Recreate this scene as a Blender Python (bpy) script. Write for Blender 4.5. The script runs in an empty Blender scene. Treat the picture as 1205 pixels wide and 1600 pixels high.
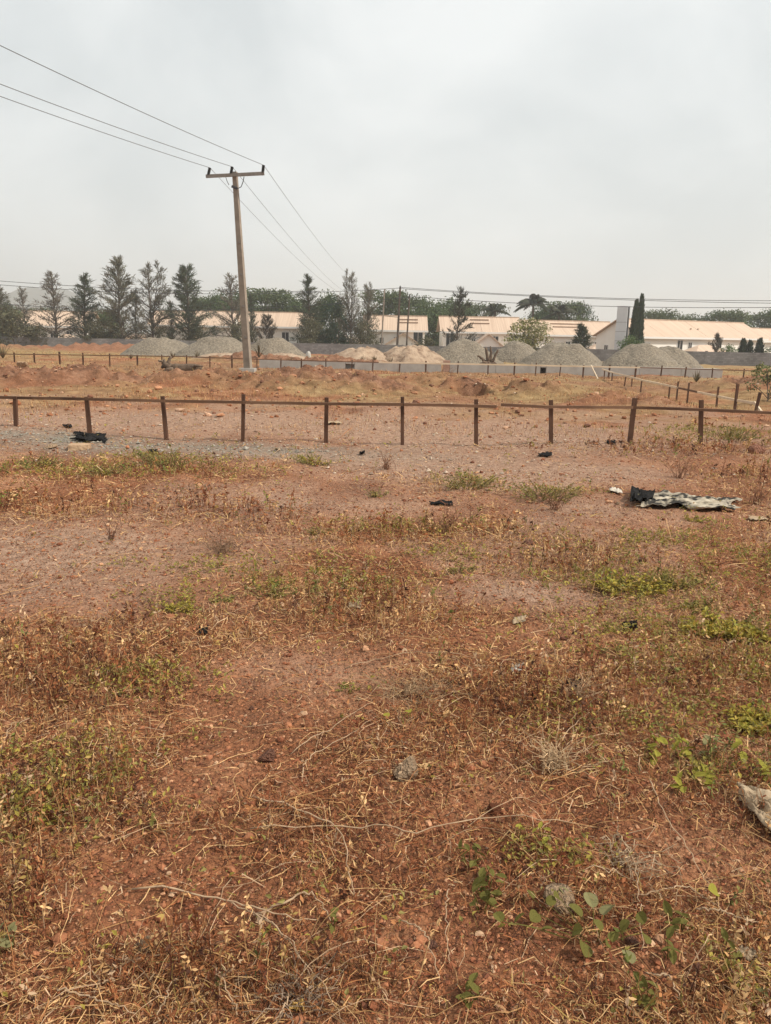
import bpy, math, random
import numpy as np
from mathutils import Matrix, Vector

R = math.radians
rng = np.random.default_rng(7)
random.seed(7)
scene = bpy.context.scene
COL = scene.collection

# ------------------------------------------------------------------ camera
F, CX, CY, PW, PH = 1180.0, 602.5, 800.0, 1205, 1600      # focal length in photo pixels
CAM = np.array([0.0, 0.0, 1.6])
PITCH, ROLL = R(13.26), R(0.95)
fwd = np.array([0, math.cos(PITCH), -math.sin(PITCH)])
r0 = np.array([1.0, 0, 0]); u0 = np.array([0, math.sin(PITCH), math.cos(PITCH)])
CR = math.cos(ROLL)*r0 + math.sin(ROLL)*u0
CU = -math.sin(ROLL)*r0 + math.cos(ROLL)*u0
cam_d = bpy.data.cameras.new('camera'); cam = bpy.data.objects.new('camera', cam_d); COL.objects.link(cam)
cam_d.sensor_fit = 'VERTICAL'; cam_d.sensor_height = 36.0; cam_d.sensor_width = 36.0*PW/PH
cam_d.lens = 36.0*F/PH; cam_d.clip_start = 0.05; cam_d.clip_end = 8000
m = Matrix.Identity(4)
for i in range(3):
    m[i][0] = CR[i]; m[i][1] = CU[i]; m[i][2] = -fwd[i]; m[i][3] = CAM[i]
cam.matrix_world = m
scene.camera = cam

# ------------------------------------------------------------------ sky, sun, exposure
SUN_EL, SUN_AZ = R(46), R(106)           # azimuth from +Y towards +X: to the right, a little behind
world = bpy.data.worlds.new('World'); scene.world = world; world.use_nodes = True
wn, wl = world.node_tree.nodes, world.node_tree.links
wn.clear()
wo = wn.new('ShaderNodeOutputWorld'); bg = wn.new('ShaderNodeBackground'); bg.inputs['Strength'].default_value = 0.11
sky = wn.new('ShaderNodeTexSky'); sky.sky_type = 'NISHITA'; sky.sun_disc = False
sky.sun_elevation = SUN_EL; sky.sun_rotation = SUN_AZ; sky.dust_density = 4.0; sky.air_density = 1.2
tc = wn.new('ShaderNodeTexCoord')
mp = wn.new('ShaderNodeMapping'); mp.inputs['Scale'].default_value = (1.5, 1.5, 2.2); mp.inputs['Rotation'].default_value = (0.2, 0.25, 0.4)
n1 = wn.new('ShaderNodeTexNoise'); n1.inputs['Scale'].default_value = 1.7; n1.inputs['Detail'].default_value = 6.0
n1.inputs['Roughness'].default_value = 0.52; n1.inputs['Distortion'].default_value = 0.4
cr = wn.new('ShaderNodeValToRGB')
cr.color_ramp.elements[0].position = 0.38; cr.color_ramp.elements[0].color = (6.45, 6.8, 6.82, 1)
cr.color_ramp.elements[1].position = 0.64; cr.color_ramp.elements[1].color = (8.4, 8.6, 8.5, 1)
mx = wn.new('ShaderNodeMix'); mx.data_type = 'RGBA'; mx.inputs['Factor'].default_value = 0.88
wl.new(tc.outputs['Generated'], mp.inputs['Vector']); wl.new(mp.outputs['Vector'], n1.inputs['Vector'])
wl.new(n1.outputs['Fac'], cr.inputs['Fac'])
wl.new(sky.outputs['Color'], mx.inputs['A']); wl.new(cr.outputs['Color'], mx.inputs['B'])
wl.new(mx.outputs['Result'], bg.inputs['Color']); wl.new(bg.outputs['Background'], wo.inputs['Surface'])

sd = bpy.data.lights.new('sun', 'SUN'); sd.energy = 4.2; sd.angle = R(4); sd.color = (1.0, 0.94, 0.84)
sun = bpy.data.objects.new('sun', sd); COL.objects.link(sun)
sv = Vector((math.cos(SUN_EL)*math.sin(SUN_AZ), math.cos(SUN_EL)*math.cos(SUN_AZ), math.sin(SUN_EL)))
sun.rotation_euler = sv.to_track_quat('Z', 'Y').to_euler(); sun.location = (30, 20, 40)

vs = scene.view_settings
vs.view_transform = 'Standard'; vs.look = 'None'; vs.exposure = 0.15; vs.gamma = 1.0; vs.use_curve_mapping = False
scene.render.engine = 'CYCLES'
cy = scene.cycles
cy.max_bounces = 5; cy.diffuse_bounces = 3; cy.glossy_bounces = 2; cy.transmission_bounces = 3; cy.volume_bounces = 1
cy.transparent_max_bounces = 6; cy.use_denoising = True; cy.denoiser = 'OPENIMAGEDENOISE'
cy.caustics_reflective = False; cy.caustics_refractive = False

# ------------------------------------------------------------------ helpers: noise and terrain
def vnoise(x, y, seed=0):
    x = np.asarray(x, float); y = np.asarray(y, float)
    xi = np.floor(x).astype(np.int64); yi = np.floor(y).astype(np.int64)
    fx = x-xi; fy = y-yi
    fx = fx*fx*(3-2*fx); fy = fy*fy*(3-2*fy)
    def hsh(a, b):
        n = (a*374761393 + b*668265263 + seed*974634777) & 0xFFFFFFFF
        n = ((n ^ (n >> 13))*1274126177) & 0xFFFFFFFF
        n = n ^ (n >> 16)
        return (n & 0xFFFF)/65535.0
    return (hsh(xi, yi)*(1-fx)+hsh(xi+1, yi)*fx)*(1-fy) + (hsh(xi, yi+1)*(1-fx)+hsh(xi+1, yi+1)*fx)*fy
def fbm(x, y, oct=4, seed=0, gain=0.5):
    s = 0.0; a = 1.0; t = 0.0
    for k in range(oct):
        s = s + a*vnoise(np.asarray(x)*2**k+17.3*k, np.asarray(y)*2**k-9.1*k, seed+k); t += a; a *= gain
    return s/t                                   # 0..1
def sstep(a, b, x):
    t = np.clip((x-a)/(b-a), 0, 1); return t*t*(3-2*t)

BASE_Y = [-60, 12, 25, 40, 58, 85, 105, 114, 126, 260, 4000]
BASE_Z = [0, 0, -0.06, -0.30, -0.38, -0.85, -1.35, -1.9, -3.0, -5.0, -6.0]
# heaps of red earth: centre x, y, radius x, radius y, height
MOUNDS = [(-9.5, 23.5, 3.2, 1.5, .42), (-5.2, 24.6, 2.4, 1.3, .34), (-12.5, 25, 3.0, 1.6, .30),
          (-1.9, 24.5, 1.9, 1.5, .52), (-0.3, 23.2, 1.6, 1.3, .30), (-3.6, 22.0, 1.6, 1.2, .22), (0.9, 26.5, 1.6, 1.2, .25),
          (2.75, 25.6, 1.1, .9, .16), (2.62, 24.25, .75, .55, .46), (4.3, 22.6, 1.25, .95, .40), (3.2, 29.5, 2.4, 1.4, .18),
          (9.9, 25.5, 2.2, 5.5, -.40), (8.2, 26.0, 1.2, 1.4, .16), (14.5, 30.0, 1.8, 2.0, .30), (6.4, 20.0, 1.6, 1.2, .18),
          (-13.0, 66, 3.5, 2, .55), (-20, 70, 6, 3, .7), (-28, 76, 9, 3, .8), (-33, 64, 7, 2, .35), (-4.0, 47, 4, 1.6, .45), (-8.8, 47.5, 2.2, 1.5, .45),
          (-1.6, 15.8, 1.2, .9, .08), (1.6, 17.0, 2.2, .9, .12), (-5.0, 17.5, 2.6, .9, .10)]
PIT = (2.62, 22.9, .40, 1.05, 1.0)
def base_h(x, y):
    z = np.interp(y, BASE_Y, BASE_Z)
    z = z - 0.006*np.clip(x, -60, 60)*np.clip(y/40, 0, 1.6)
    return z
def mound_h(x, y):
    s = np.zeros_like(np.asarray(x, float)+np.asarray(y, float))
    for (mx_, my_, rx, ry, hh) in MOUNDS:
        q = ((x-mx_)/rx)**2 + ((y-my_)/ry)**2
        s = s + (hh*.78 if (my_ < 30 and hh > 0 and mx_ != 2.62) else hh)*np.exp(-q*1.1)
    return s
def smooth_h(x, y):
    return base_h(x, y) + mound_h(x, y)
def height(x, y):
    x = np.asarray(x, float); y = np.asarray(y, float)
    mh = mound_h(x, y)
    far = np.clip(y/30, 0, 1)
    z = base_h(x, y) + mh*(0.62+0.75*fbm(x*1.1, y*1.1, 3, 5))
    z = z + (fbm(x*.35, y*.35, 3, 1)-.5)*(.10+.25*far)*np.clip(y/3, .4, 1)
    z = z + (fbm(x*2.6, y*2.6, 3, 11)-.5)*.055
    z = z + (fbm(x*9, y*9, 2, 21)-.5)*.022*np.clip(2.2-y/9, 0, 1)
    z = z + (vnoise(x*31, y*31, 31)-.5)*.010*np.clip(1.6-y/5, 0, 1)
    z = z + (vnoise(x*3.2, y*3.2, 41)-.5)*np.clip(mh*2.2, 0, .35)
    z = z + (fbm(x*4.5, y*4.5, 3, 43)-.5)*(.07+np.clip(mh*.7, 0, .26))*sstep(14, 18, y)*(1-sstep(48, 60, y))
    px, py, rx, ry, dp = PIT
    inside = (1-sstep(.85, 1.15, np.abs(x-px)/rx))*(1-sstep(.93, 1.03, np.abs(y-py)/ry))
    return z - dp*inside

def ray(px, py):
    d = fwd + (px-CX)/F*CR - (py-CY)/F*CU
    return d/d[1]
def at(px, py, Y):
    """world point seen at a photo pixel, at distance Y ahead"""
    return CAM + ray(px, py)*Y
def gp(px, py):
    d = ray(px, py); t = np.geomspace(.9, 130, 5000)
    P = CAM[None]+d[None]*t[:, None]
    below = P[:, 2] < smooth_h(P[:, 0], P[:, 1])
    k = int(np.argmax(below)) if below.any() else len(t)-1
    x, y = P[k, 0], P[k, 1]
    return np.array([x, y, float(height(x, y))])
def gh(x, y): return float(height(x, y))

# ------------------------------------------------------------------ helpers: meshes
def mesh_np(name, V, Fc, col=None, smooth=False):
    V = np.ascontiguousarray(V, dtype=np.float32); me = bpy.data.meshes.new(name)
    if isinstance(Fc, np.ndarray): Fc = [Fc]
    Fc = [np.asarray(f, dtype=np.int32) for f in Fc if len(f)]
    loops = np.concatenate([f.ravel() for f in Fc]); counts = np.concatenate([np.full(len(f), f.shape[1], np.int32) for f in Fc])
    starts = np.concatenate([[0], np.cumsum(counts)[:-1]]).astype(np.int32)
    me.vertices.add(len(V)); me.vertices.foreach_set('co', V.ravel())
    me.loops.add(len(loops)); me.loops.foreach_set('vertex_index', loops)
    me.polygons.add(len(counts)); me.polygons.foreach_set('loop_start', starts); me.polygons.foreach_set('loop_total', counts)
    me.polygons.foreach_set('use_smooth', np.full(len(counts), smooth, dtype=bool))
    me.update(calc_edges=True)
    if col is not None:
        c = np.ones((len(V), 4), np.float32); c[:, :col.shape[1]] = col
        a = me.attributes.new('col', 'FLOAT_COLOR', 'POINT'); a.data.foreach_set('color', c.ravel())
    me.validate()
    return me
def link(name, me, mat=None, parent=None, label=None, cat=None, group=None, kind=None, loc=None):
    o = bpy.data.objects.new(name, me); COL.objects.link(o)
    if mat is not None and me is not None and not len(me.materials): me.materials.append(mat)
    if parent is not None: o.parent = parent
    if loc is not None: o.location = tuple(loc)
    tag(o, label, cat, group, kind); return o
def tag(o, label=None, cat=None, group=None, kind=None):
    if label: o['label'] = label
    if cat: o['category'] = cat
    if group: o['group'] = group
    if kind: o['kind'] = kind
def thing(name, label, cat, loc=(0, 0, 0), rz=0.0, group=None):
    o = bpy.data.objects.new(name, None); COL.objects.link(o); o.location = tuple(loc); o.rotation_euler = (0, 0, rz)
    o.empty_display_size = .2; tag(o, label, cat, group); return o
def copy_tree(root, loc, rz=0, scale=None, label=None):
    r = root.copy(); COL.objects.link(r); r.location = tuple(loc); r.rotation_euler = (0, 0, rz)
    if scale is not None: r.scale = scale
    if label: r['label'] = label
    for ch in list(root.children):
        c = ch.copy(); COL.objects.link(c); c.parent = r
        for g in list(ch.children):
            d = g.copy(); COL.objects.link(d); d.parent = c
    return r

class MB:
    """collects shapes for one mesh"""
    def __init__(s): s.V = []; s.F = {3: [], 4: []}; s.n = 0
    def add(s, V, Fs):
        V = np.asarray(V, float).reshape(-1, 3)
        for f in (Fs if isinstance(Fs, list) else [Fs]):
            f = np.asarray(f, int)
            if len(f): s.F[f.shape[1]].append(f+s.n)
        s.V.append(V); s.n += len(V); return s
    def box(s, lo, hi, rot=None, org=None):
        x0, y0, z0 = lo; x1, y1, z1 = hi
        V = np.array([(x0, y0, z0), (x1, y0, z0), (x1, y1, z0), (x0, y1, z0), (x0, y0, z1), (x1, y0, z1), (x1, y1, z1), (x0, y1, z1)], float)
        if rot is not None: V = V@np.array(rot).T
        if org is not None: V = V+np.asarray(org)
        return s.add(V, np.array([(0, 3, 2, 1), (4, 5, 6, 7), (0, 1, 5, 4), (1, 2, 6, 5), (2, 3, 7, 6), (3, 0, 4, 7)]))
    def beam(s, a, b, w, h, jit=0):
        """squared timber from a to b, w across and h high"""
        a = np.asarray(a, float); b = np.asarray(b, float); d = (b-a); d /= np.linalg.norm(d)
        up = np.array([0, 0, 1.0]) if abs(d[2]) < .8 else np.array([0, 1.0, 0])
        sx = np.cross(d, up); sx /= np.linalg.norm(sx); up = np.cross(sx, d)
        V = []
        for p in (a, b):
            for (i, j) in ((-1, -1), (1, -1), (1, 1), (-1, 1)):
                V.append(p+sx*i*w/2*(1+random.uniform(-jit, jit))+up*j*h/2*(1+random.uniform(-jit, jit)))
        return s.add(V, np.array([(0, 1, 2, 3), (7, 6, 5, 4), (0, 4, 5, 1), (1, 5, 6, 2), (2, 6, 7, 3), (3, 7, 4, 0)]))
    def tube(s, pts, rad, n=6, cap=True):
        P = np.asarray(pts, float); k = len(P); rad = np.broadcast_to(np.asarray(rad, float), (k,))
        T = np.gradient(P, axis=0); T /= np.linalg.norm(T, axis=1)[:, None]+1e-9
        ref = np.array([0, 0, 1.0]) if abs(T[0][2]) < .9 else np.array([1.0, 0, 0])
        S = np.cross(T, ref); S /= np.linalg.norm(S, axis=1)[:, None]+1e-9; U = np.cross(S, T)
        a = np.linspace(0, 2*math.pi, n, endpoint=False)
        V = (P[:, None]+rad[:, None, None]*(np.cos(a)[None, :, None]*S[:, None]+np.sin(a)[None, :, None]*U[:, None])).reshape(-1, 3)
        i = np.arange(k-1)[:, None]*n; j = np.arange(n)[None]; j2 = (j+1) % n
        Q = np.stack([i+j, i+j2, i+n+j2, i+n+j], -1).reshape(-1, 4)
        T3 = []
        if cap:
            V = np.vstack([V, P[0], P[-1]])
            for q in range(n):
                T3.append((k*n, (q+1) % n, q)); T3.append((k*n+1, (k-1)*n+q, (k-1)*n+(q+1) % n))
        return s.add(V, [Q, np.array(T3, int).reshape(-1, 3)])
    def mesh(s, name, smooth=False, col=None):
        return mesh_np(name, np.vstack(s.V), [np.vstack(f) for f in s.F.values() if f], col, smooth)

def strips(P, S, W):
    """ribbons: P (N,K,3) centre lines, S (N,3) sideways, W (N,K) half widths"""
    N, K = P.shape[:2]
    V = np.stack([P-S[:, None]*W[..., None], P+S[:, None]*W[..., None]], 2).reshape(-1, 3)
    b = (np.arange(N)*K*2)[:, None]+(np.arange(K-1)*2)[None]
    return V, np.stack([b, b+1, b+3, b+2], -1).reshape(-1, 4)
def tubes3(P, Rd):
    """three-sided stalks: P (N,K,3), Rd (N,K)"""
    N, K = P.shape[:2]
    T = P[:, -1]-P[:, 0]; T /= np.linalg.norm(T, axis=1)[:, None]+1e-9
    ref = np.where(np.abs(T[:, 2:3]) < .9, np.array([[0, 0, 1.0]]), np.array([[1.0, 0, 0]]))
    S = np.cross(T, ref); S /= np.linalg.norm(S, axis=1)[:, None]+1e-9; U = np.cross(S, T)
    V = np.stack([P+Rd[..., None]*(math.cos(a)*S+math.sin(a)*U)[:, None] for a in (math.pi/2, math.pi*7/6, math.pi*11/6)], 2).reshape(-1, 3)
    b = (np.arange(N)*K*3)[:, None]+(np.arange(K-1)*3)[None]; Q = []
    for j in range(3):
        k = (j+1) % 3; Q.append(np.stack([b+j, b+k, b+3+k, b+3+j], -1).reshape(-1, 4))
    return V, np.concatenate(Q)
def leaves(P, D, Nn, L, Wd, fold=.25):
    """folded leaf blades: base P, direction D, normal Nn, length L, width Wd"""
    S = np.cross(D, Nn); S /= np.linalg.norm(S, axis=1)[:, None]+1e-9; Nn = np.cross(S, D)
    L = np.asarray(L)[:, None]; Wd = np.asarray(Wd)[:, None]
    M_ = P+D*L*.5-Nn*L*.02; A = P+D*L*.45-S*Wd*.5+Nn*Wd*fold; B = P+D*L*.45+S*Wd*.5+Nn*Wd*fold; T = P+D*L-Nn*L*.15
    V = np.stack([P, A, M_, B, T], 1).reshape(-1, 3); b = (np.arange(len(P))*5)[:, None]
    Fc = np.concatenate([b+np.array([[0, 2, 1]]), b+np.array([[0, 3, 2]]), b+np.array([[1, 2, 4]]), b+np.array([[2, 3, 4]])])
    return V, Fc
def unit(v): return v/(np.linalg.norm(v, axis=-1, keepdims=True)+1e-9)
def rdir(n): return unit(rng.normal(size=(n, 3)))

# ------------------------------------------------------------------ helpers: materials
def mat(name, c1, c2=None, scale=8.0, rough=.85, bump=0.0, bscale=None, detail=5, attr=False, coords='Object', c3=None, spec=.25, contrast=(.3, .7), sub=0.0, stretch=None):
    m = bpy.data.materials.new(name); m.use_nodes = True; n, l = m.node_tree.nodes, m.node_tree.links
    b = n['Principled BSDF']; b.inputs['Roughness'].default_value = rough; b.inputs['Specular IOR Level'].default_value = spec
    t = n.new('ShaderNodeTexCoord'); vec = t.outputs[coords]
    if stretch:
        mpn = n.new('ShaderNodeMapping'); mpn.inputs['Scale'].default_value = stretch; l.new(vec, mpn.inputs['Vector']); vec = mpn.outputs['Vector']
    if attr:
        a = n.new('ShaderNodeAttribute'); a.attribute_name = 'col'; base = a.outputs['Color']
        nz = n.new('ShaderNodeTexNoise'); nz.inputs['Scale'].default_value = scale; nz.inputs['Detail'].default_value = 3; l.new(vec, nz.inputs['Vector'])
        mr = n.new('ShaderNodeMapRange'); mr.inputs['From Min'].default_value = .3; mr.inputs['From Max'].default_value = .7; mr.inputs['To Min'].default_value = .75; mr.inputs['To Max'].default_value = 1.2
        l.new(nz.outputs['Fac'], mr.inputs['Value'])
        mm = n.new('ShaderNodeVectorMath'); mm.operation = 'SCALE'; l.new(base, mm.inputs[0]); l.new(mr.outputs['Result'], mm.inputs['Scale'])
        l.new(mm.outputs['Vector'], b.inputs['Base Color'])
    elif c2 is None:
        b.inputs['Base Color'].default_value = (*c1, 1)
    else:
        nz = n.new('ShaderNodeTexNoise'); nz.inputs['Scale'].default_value = scale; nz.inputs['Detail'].default_value = detail; nz.inputs['Roughness'].default_value = .6
        l.new(vec, nz.inputs['Vector'])
        rp = n.new('ShaderNodeValToRGB'); e = rp.color_ramp.elements
        e[0].position = contrast[0]; e[0].color = (*c1, 1); e[1].position = contrast[1]; e[1].color = (*c2, 1)
        if c3: x = e.new((contrast[0]+contrast[1])/2); x.color = (*c3, 1)
        l.new(nz.outputs['Fac'], rp.inputs['Fac']); l.new(rp.outputs['Color'], b.inputs['Base Color'])
    if bump:
        nb = n.new('ShaderNodeTexNoise'); nb.inputs['Scale'].default_value = bscale or scale*4; nb.inputs['Detail'].default_value = 4; l.new(vec, nb.inputs['Vector'])
        bp = n.new('ShaderNodeBump'); bp.inputs['Strength'].default_value = 1.0; bp.inputs['Distance'].default_value = bump
        l.new(nb.outputs['Fac'], bp.inputs['Height']); l.new(bp.outputs['Normal'], b.inputs['Normal'])
    if sub:
        out = n['Material Output']; tr = n.new('ShaderNodeBsdfTranslucent'); ms = n.new('ShaderNodeMixShader'); ms.inputs[0].default_value = sub
        src = b.inputs['Base Color'].links[0].from_socket if b.inputs['Base Color'].links else None
        if src: l.new(src, tr.inputs['Color'])
        else: tr.inputs['Color'].default_value = (*c1, 1)
        l.new(b.outputs[0], ms.inputs[1]); l.new(tr.outputs[0], ms.inputs[2]); l.new(ms.outputs[0], out.inputs['Surface'])
    return m

M = {}
M['straw'] = mat('dry_straw', (.4, .3, .2), attr=True, scale=40, rough=.8, sub=.15)
M['leaf'] = mat('green_leaf', (.1, .12, .03), attr=True, scale=30, rough=.6, sub=.3)
M['stone'] = mat('loose_stone', (.3, .2, .15), attr=True, scale=60, rough=.9, bump=.004, bscale=90)
M['fence'] = mat('weathered_timber', (.055, .026, .016), (.14, .07, .042), scale=6, rough=.85, bump=.003, bscale=40, stretch=(1, 1, .25))
M['rail'] = mat('rail_timber', (.085, .042, .025), (.22, .12, .07), scale=5, rough=.85, bump=.003, bscale=40, stretch=(.2, 1, 1))
M['pale_wood'] = mat('pale_timber', (.52, .39, .26), (.72, .58, .42), scale=5, rough=.8, stretch=(.2, 1, 1))
M['concrete'] = mat('grey_concrete', (.30, .27, .24), (.42, .385, .345), scale=1.6, rough=.9, bump=.006, bscale=14)
M['pole'] = mat('pole_concrete', (.20, .162, .128), (.32, .265, .215), scale=2.5, rough=.85, bump=.004, bscale=18)
M['metal'] = mat('crossarm_steel', (.14, .12, .10), (.22, .19, .17), scale=8, rough=.6)
M['black'] = mat('black_polymer', (.008, .008, .009), (.02, .02, .02), scale=10, rough=.45, spec=.4)
M['wire'] = mat('wire_aluminium', (.16, .16, .16), rough=.6)
M['gravel'] = mat('crushed_granite', (.13, .105, .077), (.29, .24, .178), scale=7, rough=.95, bump=.10, bscale=9, detail=8, c3=(.205, .17, .128), contrast=(.32, .68))
M['sand'] = mat('pale_sand', (.13, .075, .045), (.43, .315, .22), scale=1.7, rough=.95, bump=.07, bscale=7, c3=(.34, .24, .165))
M['bark'] = mat('bark', (.07, .05, .04), (.15, .115, .09), scale=5, rough=.9, bump=.02, bscale=14)
M['deadwood'] = mat('dead_wood', (.055, .035, .025), (.20, .14, .095), scale=5, rough=.9, bump=.015, bscale=16)
M['wall_white'] = mat('cream_render', (.76, .72, .65), (.84, .81, .75), scale=.5, rough=.9)
M['roof'] = mat('pale_roof_sheet', (.46, .325, .235), (.58, .435, .325), scale=1.0, rough=.7, stretch=(5, .12, .12), detail=2)
M['roof_line'] = mat('roof_rail', (.28, .17, .11), rough=.7)
M['trim'] = mat('white_trim', (.72, .70, .66), rough=.7)
M['glass'] = mat('dark_window_glass', (.02, .022, .025), rough=.15, spec=.5)
M['rust'] = mat('rusty_roof_sheet', (.36, .15, .10), (.5, .28, .2), scale=.6, rough=.8)
M['board'] = mat('billboard_skin', (.55, .56, .57), (.66, .67, .67), scale=.5, rough=.5)
M['dark_steel'] = mat('dark_steel', (.05, .05, .055), rough=.6)

def block_wall_mat():
    m = mat('sandcrete_block', (.2, .2, .2)); n, l = m.node_tree.nodes, m.node_tree.links; b = n['Principled BSDF']
    t = n.new('ShaderNodeTexCoord'); mp_ = n.new('ShaderNodeMapping'); mp_.inputs['Rotation'].default_value = (R(90), 0, 0); l.new(t.outputs['Object'], mp_.inputs['Vector'])
    bk = n.new('ShaderNodeTexBrick'); bk.inputs['Scale'].default_value = 1.0; bk.inputs['Brick Width'].default_value = .46; bk.inputs['Row Height'].default_value = .235; bk.inputs['Mortar Size'].default_value = .012
    bk.inputs['Color1'].default_value = (.17, .16, .155, 1); bk.inputs['Color2'].default_value = (.24, .23, .22, 1); bk.inputs['Mortar'].default_value = (.12, .11, .105, 1)
    l.new(mp_.outputs['Vector'], bk.inputs['Vector'])
    nz = n.new('ShaderNodeTexNoise'); nz.inputs['Scale'].default_value = .35; nz.inputs['Detail'].default_value = 5; l.new(t.outputs['Object'], nz.inputs['Vector'])
    mr = n.new('ShaderNodeMapRange'); mr.inputs['From Min'].default_value = .3; mr.inputs['From Max'].default_value = .7; mr.inputs['To Min'].default_value = .7; mr.inputs['To Max'].default_value = 1.35; l.new(nz.outputs['Fac'], mr.inputs['Value'])
    sc = n.new('ShaderNodeVectorMath'); sc.operation = 'SCALE'; l.new(bk.outputs['Color'], sc.inputs[0]); l.new(mr.outputs['Result'], sc.inputs['Scale']); l.new(sc.outputs['Vector'], b.inputs['Base Color'])
    return m
M['block'] = block_wall_mat()

# ------------------------------------------------------------------ ground
# what grows and lies where (photo positions turned into places on the ground)
def gxy(px, py): p = gp(px, py); return p[0], p[1]
BARE = [(*gxy(45, 868), .9, .55), (*gxy(180, 930), .8, .35), (*gxy(460, 1052), .45, .32), (*gxy(400, 1145), .28, .3), (*gxy(330, 1215), .2, .18),
        (*gxy(270, 1385), .2, .16), (*gxy(190, 1400), .16, .12), (*gxy(620, 712), 3.2, .8), (*gxy(880, 735), 1.6, .8), (*gxy(560, 790), 1.2, .5), (*gxy(780, 925), .5, .22), (*gxy(940, 800), .9, .7),
        (*gxy(1050, 1330), .22, .14), (*gxy(1000, 1500), .18, .1), (*gxy(760, 1480), .2, .12), (*gxy(250, 660), 3.5, 1.6), (*gxy(700, 670), 3.5, 1.5)]
GREY = [(*gxy(60, 688), 2.6, .75), (*gxy(300, 702), 2.8, .75), (*gxy(440, 706), .9, .6), (*gxy(-150, 685), 2.6, .8)]
STONY = [(*gxy(250, 655), 4.5, 1.9), (*gxy(560, 668), 3.2, 1.6), (*gxy(830, 690), 2.5, 1.2), (*gxy(720, 740), 2.0, 1.0), (*gxy(80, 655), 3, 1.5)]
LUSH = [(*gxy(270, 722), .9, .35), (*gxy(100, 740), 1.4, .5), (*gxy(490, 720), .35, .25), (*gxy(730, 752), .42, .22), (*gxy(845, 770), .55, .22), (*gxy(270, 940), .35, .2),
        (*gxy(1000, 920), .5, .28), (*gxy(1150, 975), .4, .25), (*gxy(1080, 1190), .3, .14), (*gxy(1180, 1110), .16, .15), (*gxy(1130, 680), 1.4, 1.2), (*gxy(430, 915), .6, .25)]
DRYW = [(*gxy(1050, 705), 1.3, .8), (*gxy(1180, 745), .8, .8), (*gxy(980, 700), .6, .5), (*gxy(60, 800), 1.5, .4), (*gxy(330, 800), 1.2, .35), (*gxy(640, 830), 1.0, .4), (*gxy(900, 890), .6, .3), (*gxy(600, 950), .6, .25),
        (*gxy(120, 1060), .45, .25), (*gxy(850, 1090), .4, .25), (*gxy(1100, 1050), .4, .25), (*gxy(80, 1250), .3, .2), (*gxy(40, 1400), .15, .15), (*gxy(450, 1530), .3, .1), (*gxy(300, 1500), .2, .08)]
def blob(lst, x, y):
    s = np.zeros_like(x, dtype=float)
    for (bx, by, rx, ry) in lst:
        s = np.maximum(s, np.exp(-(((x-bx)/rx)**2+((y-by)/ry)**2)))
    return s
def cover(x, y):
    """how much dry growth and litter lies here, 0..1"""
    c = .30+1.1*(fbm(x*1.3, y*1.3, 4, 51)-.32)-.18*sstep(3.5, 6, y)
    c = c - .85*blob(BARE, x, y) - .5*blob(GREY, x, y) + .45*blob(DRYW, x, y) + .35*blob(LUSH, x, y)
    c = c - np.clip(mound_h(x, y)*2.5, 0, .5)*(y > 14)
    return np.clip(c, .05, 1)

ys = np.concatenate([[-40, -20, -10, -5, -2, -.5, .3], np.geomspace(.8, 18.8, 400), np.arange(18.95, 27, .07), np.geomspace(27.15, 62, 110), np.geomspace(63.5, 3000, 60)])
sI = np.linspace(-1, 1, 371)
outer = np.geomspace(1.06, 1.0e3, 20)
sAll = np.concatenate([-outer[::-1], sI, outer])
scl = .62*np.clip(ys, 0, None)+1.5
X = sAll[None]*scl[:, None]; X = np.clip(X, -3000-0*X, 3000)
X = np.where(np.abs(sAll)[None] > 1, np.sign(sAll)[None]*(scl[:, None]*np.abs(np.clip(sAll, -1, 1))[None]+(np.abs(sAll)[None]-1)/(outer[-1]-1)*(3000-scl[:, None])), X)
Y = np.broadcast_to(ys[:, None], X.shape)
Z = height(X, Y)
NR, NC = X.shape
V = np.stack([X, Y, Z], -1).reshape(-1, 3)
i = (np.arange(NR-1)*NC)[:, None]+np.arange(NC-1)[None]
Q = np.stack([i, i+1, i+NC+1, i+NC], -1).reshape(-1, 4)
xf, yf = V[:, 0], V[:, 1]
wr = np.clip(mound_h(xf, yf)*3.2*(.5+fbm(xf*.9, yf*.9, 3, 75)), 0, 1)*sstep(15, 19, yf)*(1-sstep(60, 64, yf)*.45)
wr = np.clip(wr+.6*sstep(.5, .75, fbm(xf*.16, yf*.12, 4, 71))*sstep(16, 22, yf)*(1-sstep(44, 50, yf)), 0, 1)
wg = np.clip(blob(GREY, xf, yf)*.85*(0.4+fbm(xf*1.5, yf*2.5, 4, 61)), 0, 1)
wst = np.clip(blob(STONY, xf, yf)*(.5+fbm(xf*.9, yf*.9, 3, 62))+.75*blob(BARE, xf, yf)*sstep(2.6, 4.0, yf)*(.5+fbm(xf*1.6, yf*1.6, 3, 64))+.55*sstep(.46, .62, fbm(xf*.7, yf*.7, 3, 65))*sstep(3.2, 5, yf)*(1-sstep(17, 20, yf)), 0, 1)
wgrass = np.clip(sstep(.42, .58, fbm(xf*.11, yf*.16, 4, 81))*sstep(18, 27, yf)+.9*np.exp(-((xf+11)/8)**2-((yf-33)/5)**2)+.8*np.exp(-((xf-7)/3.5)**2-((yf-29)/4)**2)+.65*sstep(13, 17, yf)*(1-sstep(50, 60, yf))*sstep(.35, .6, fbm(xf*.5, yf*.5, 3, 83)), 0, 1)*(1-.5*wr)
ground_me = mesh_np('ground', V, Q, np.stack([wr, wg, wst, wgrass], 1), smooth=True)

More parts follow.
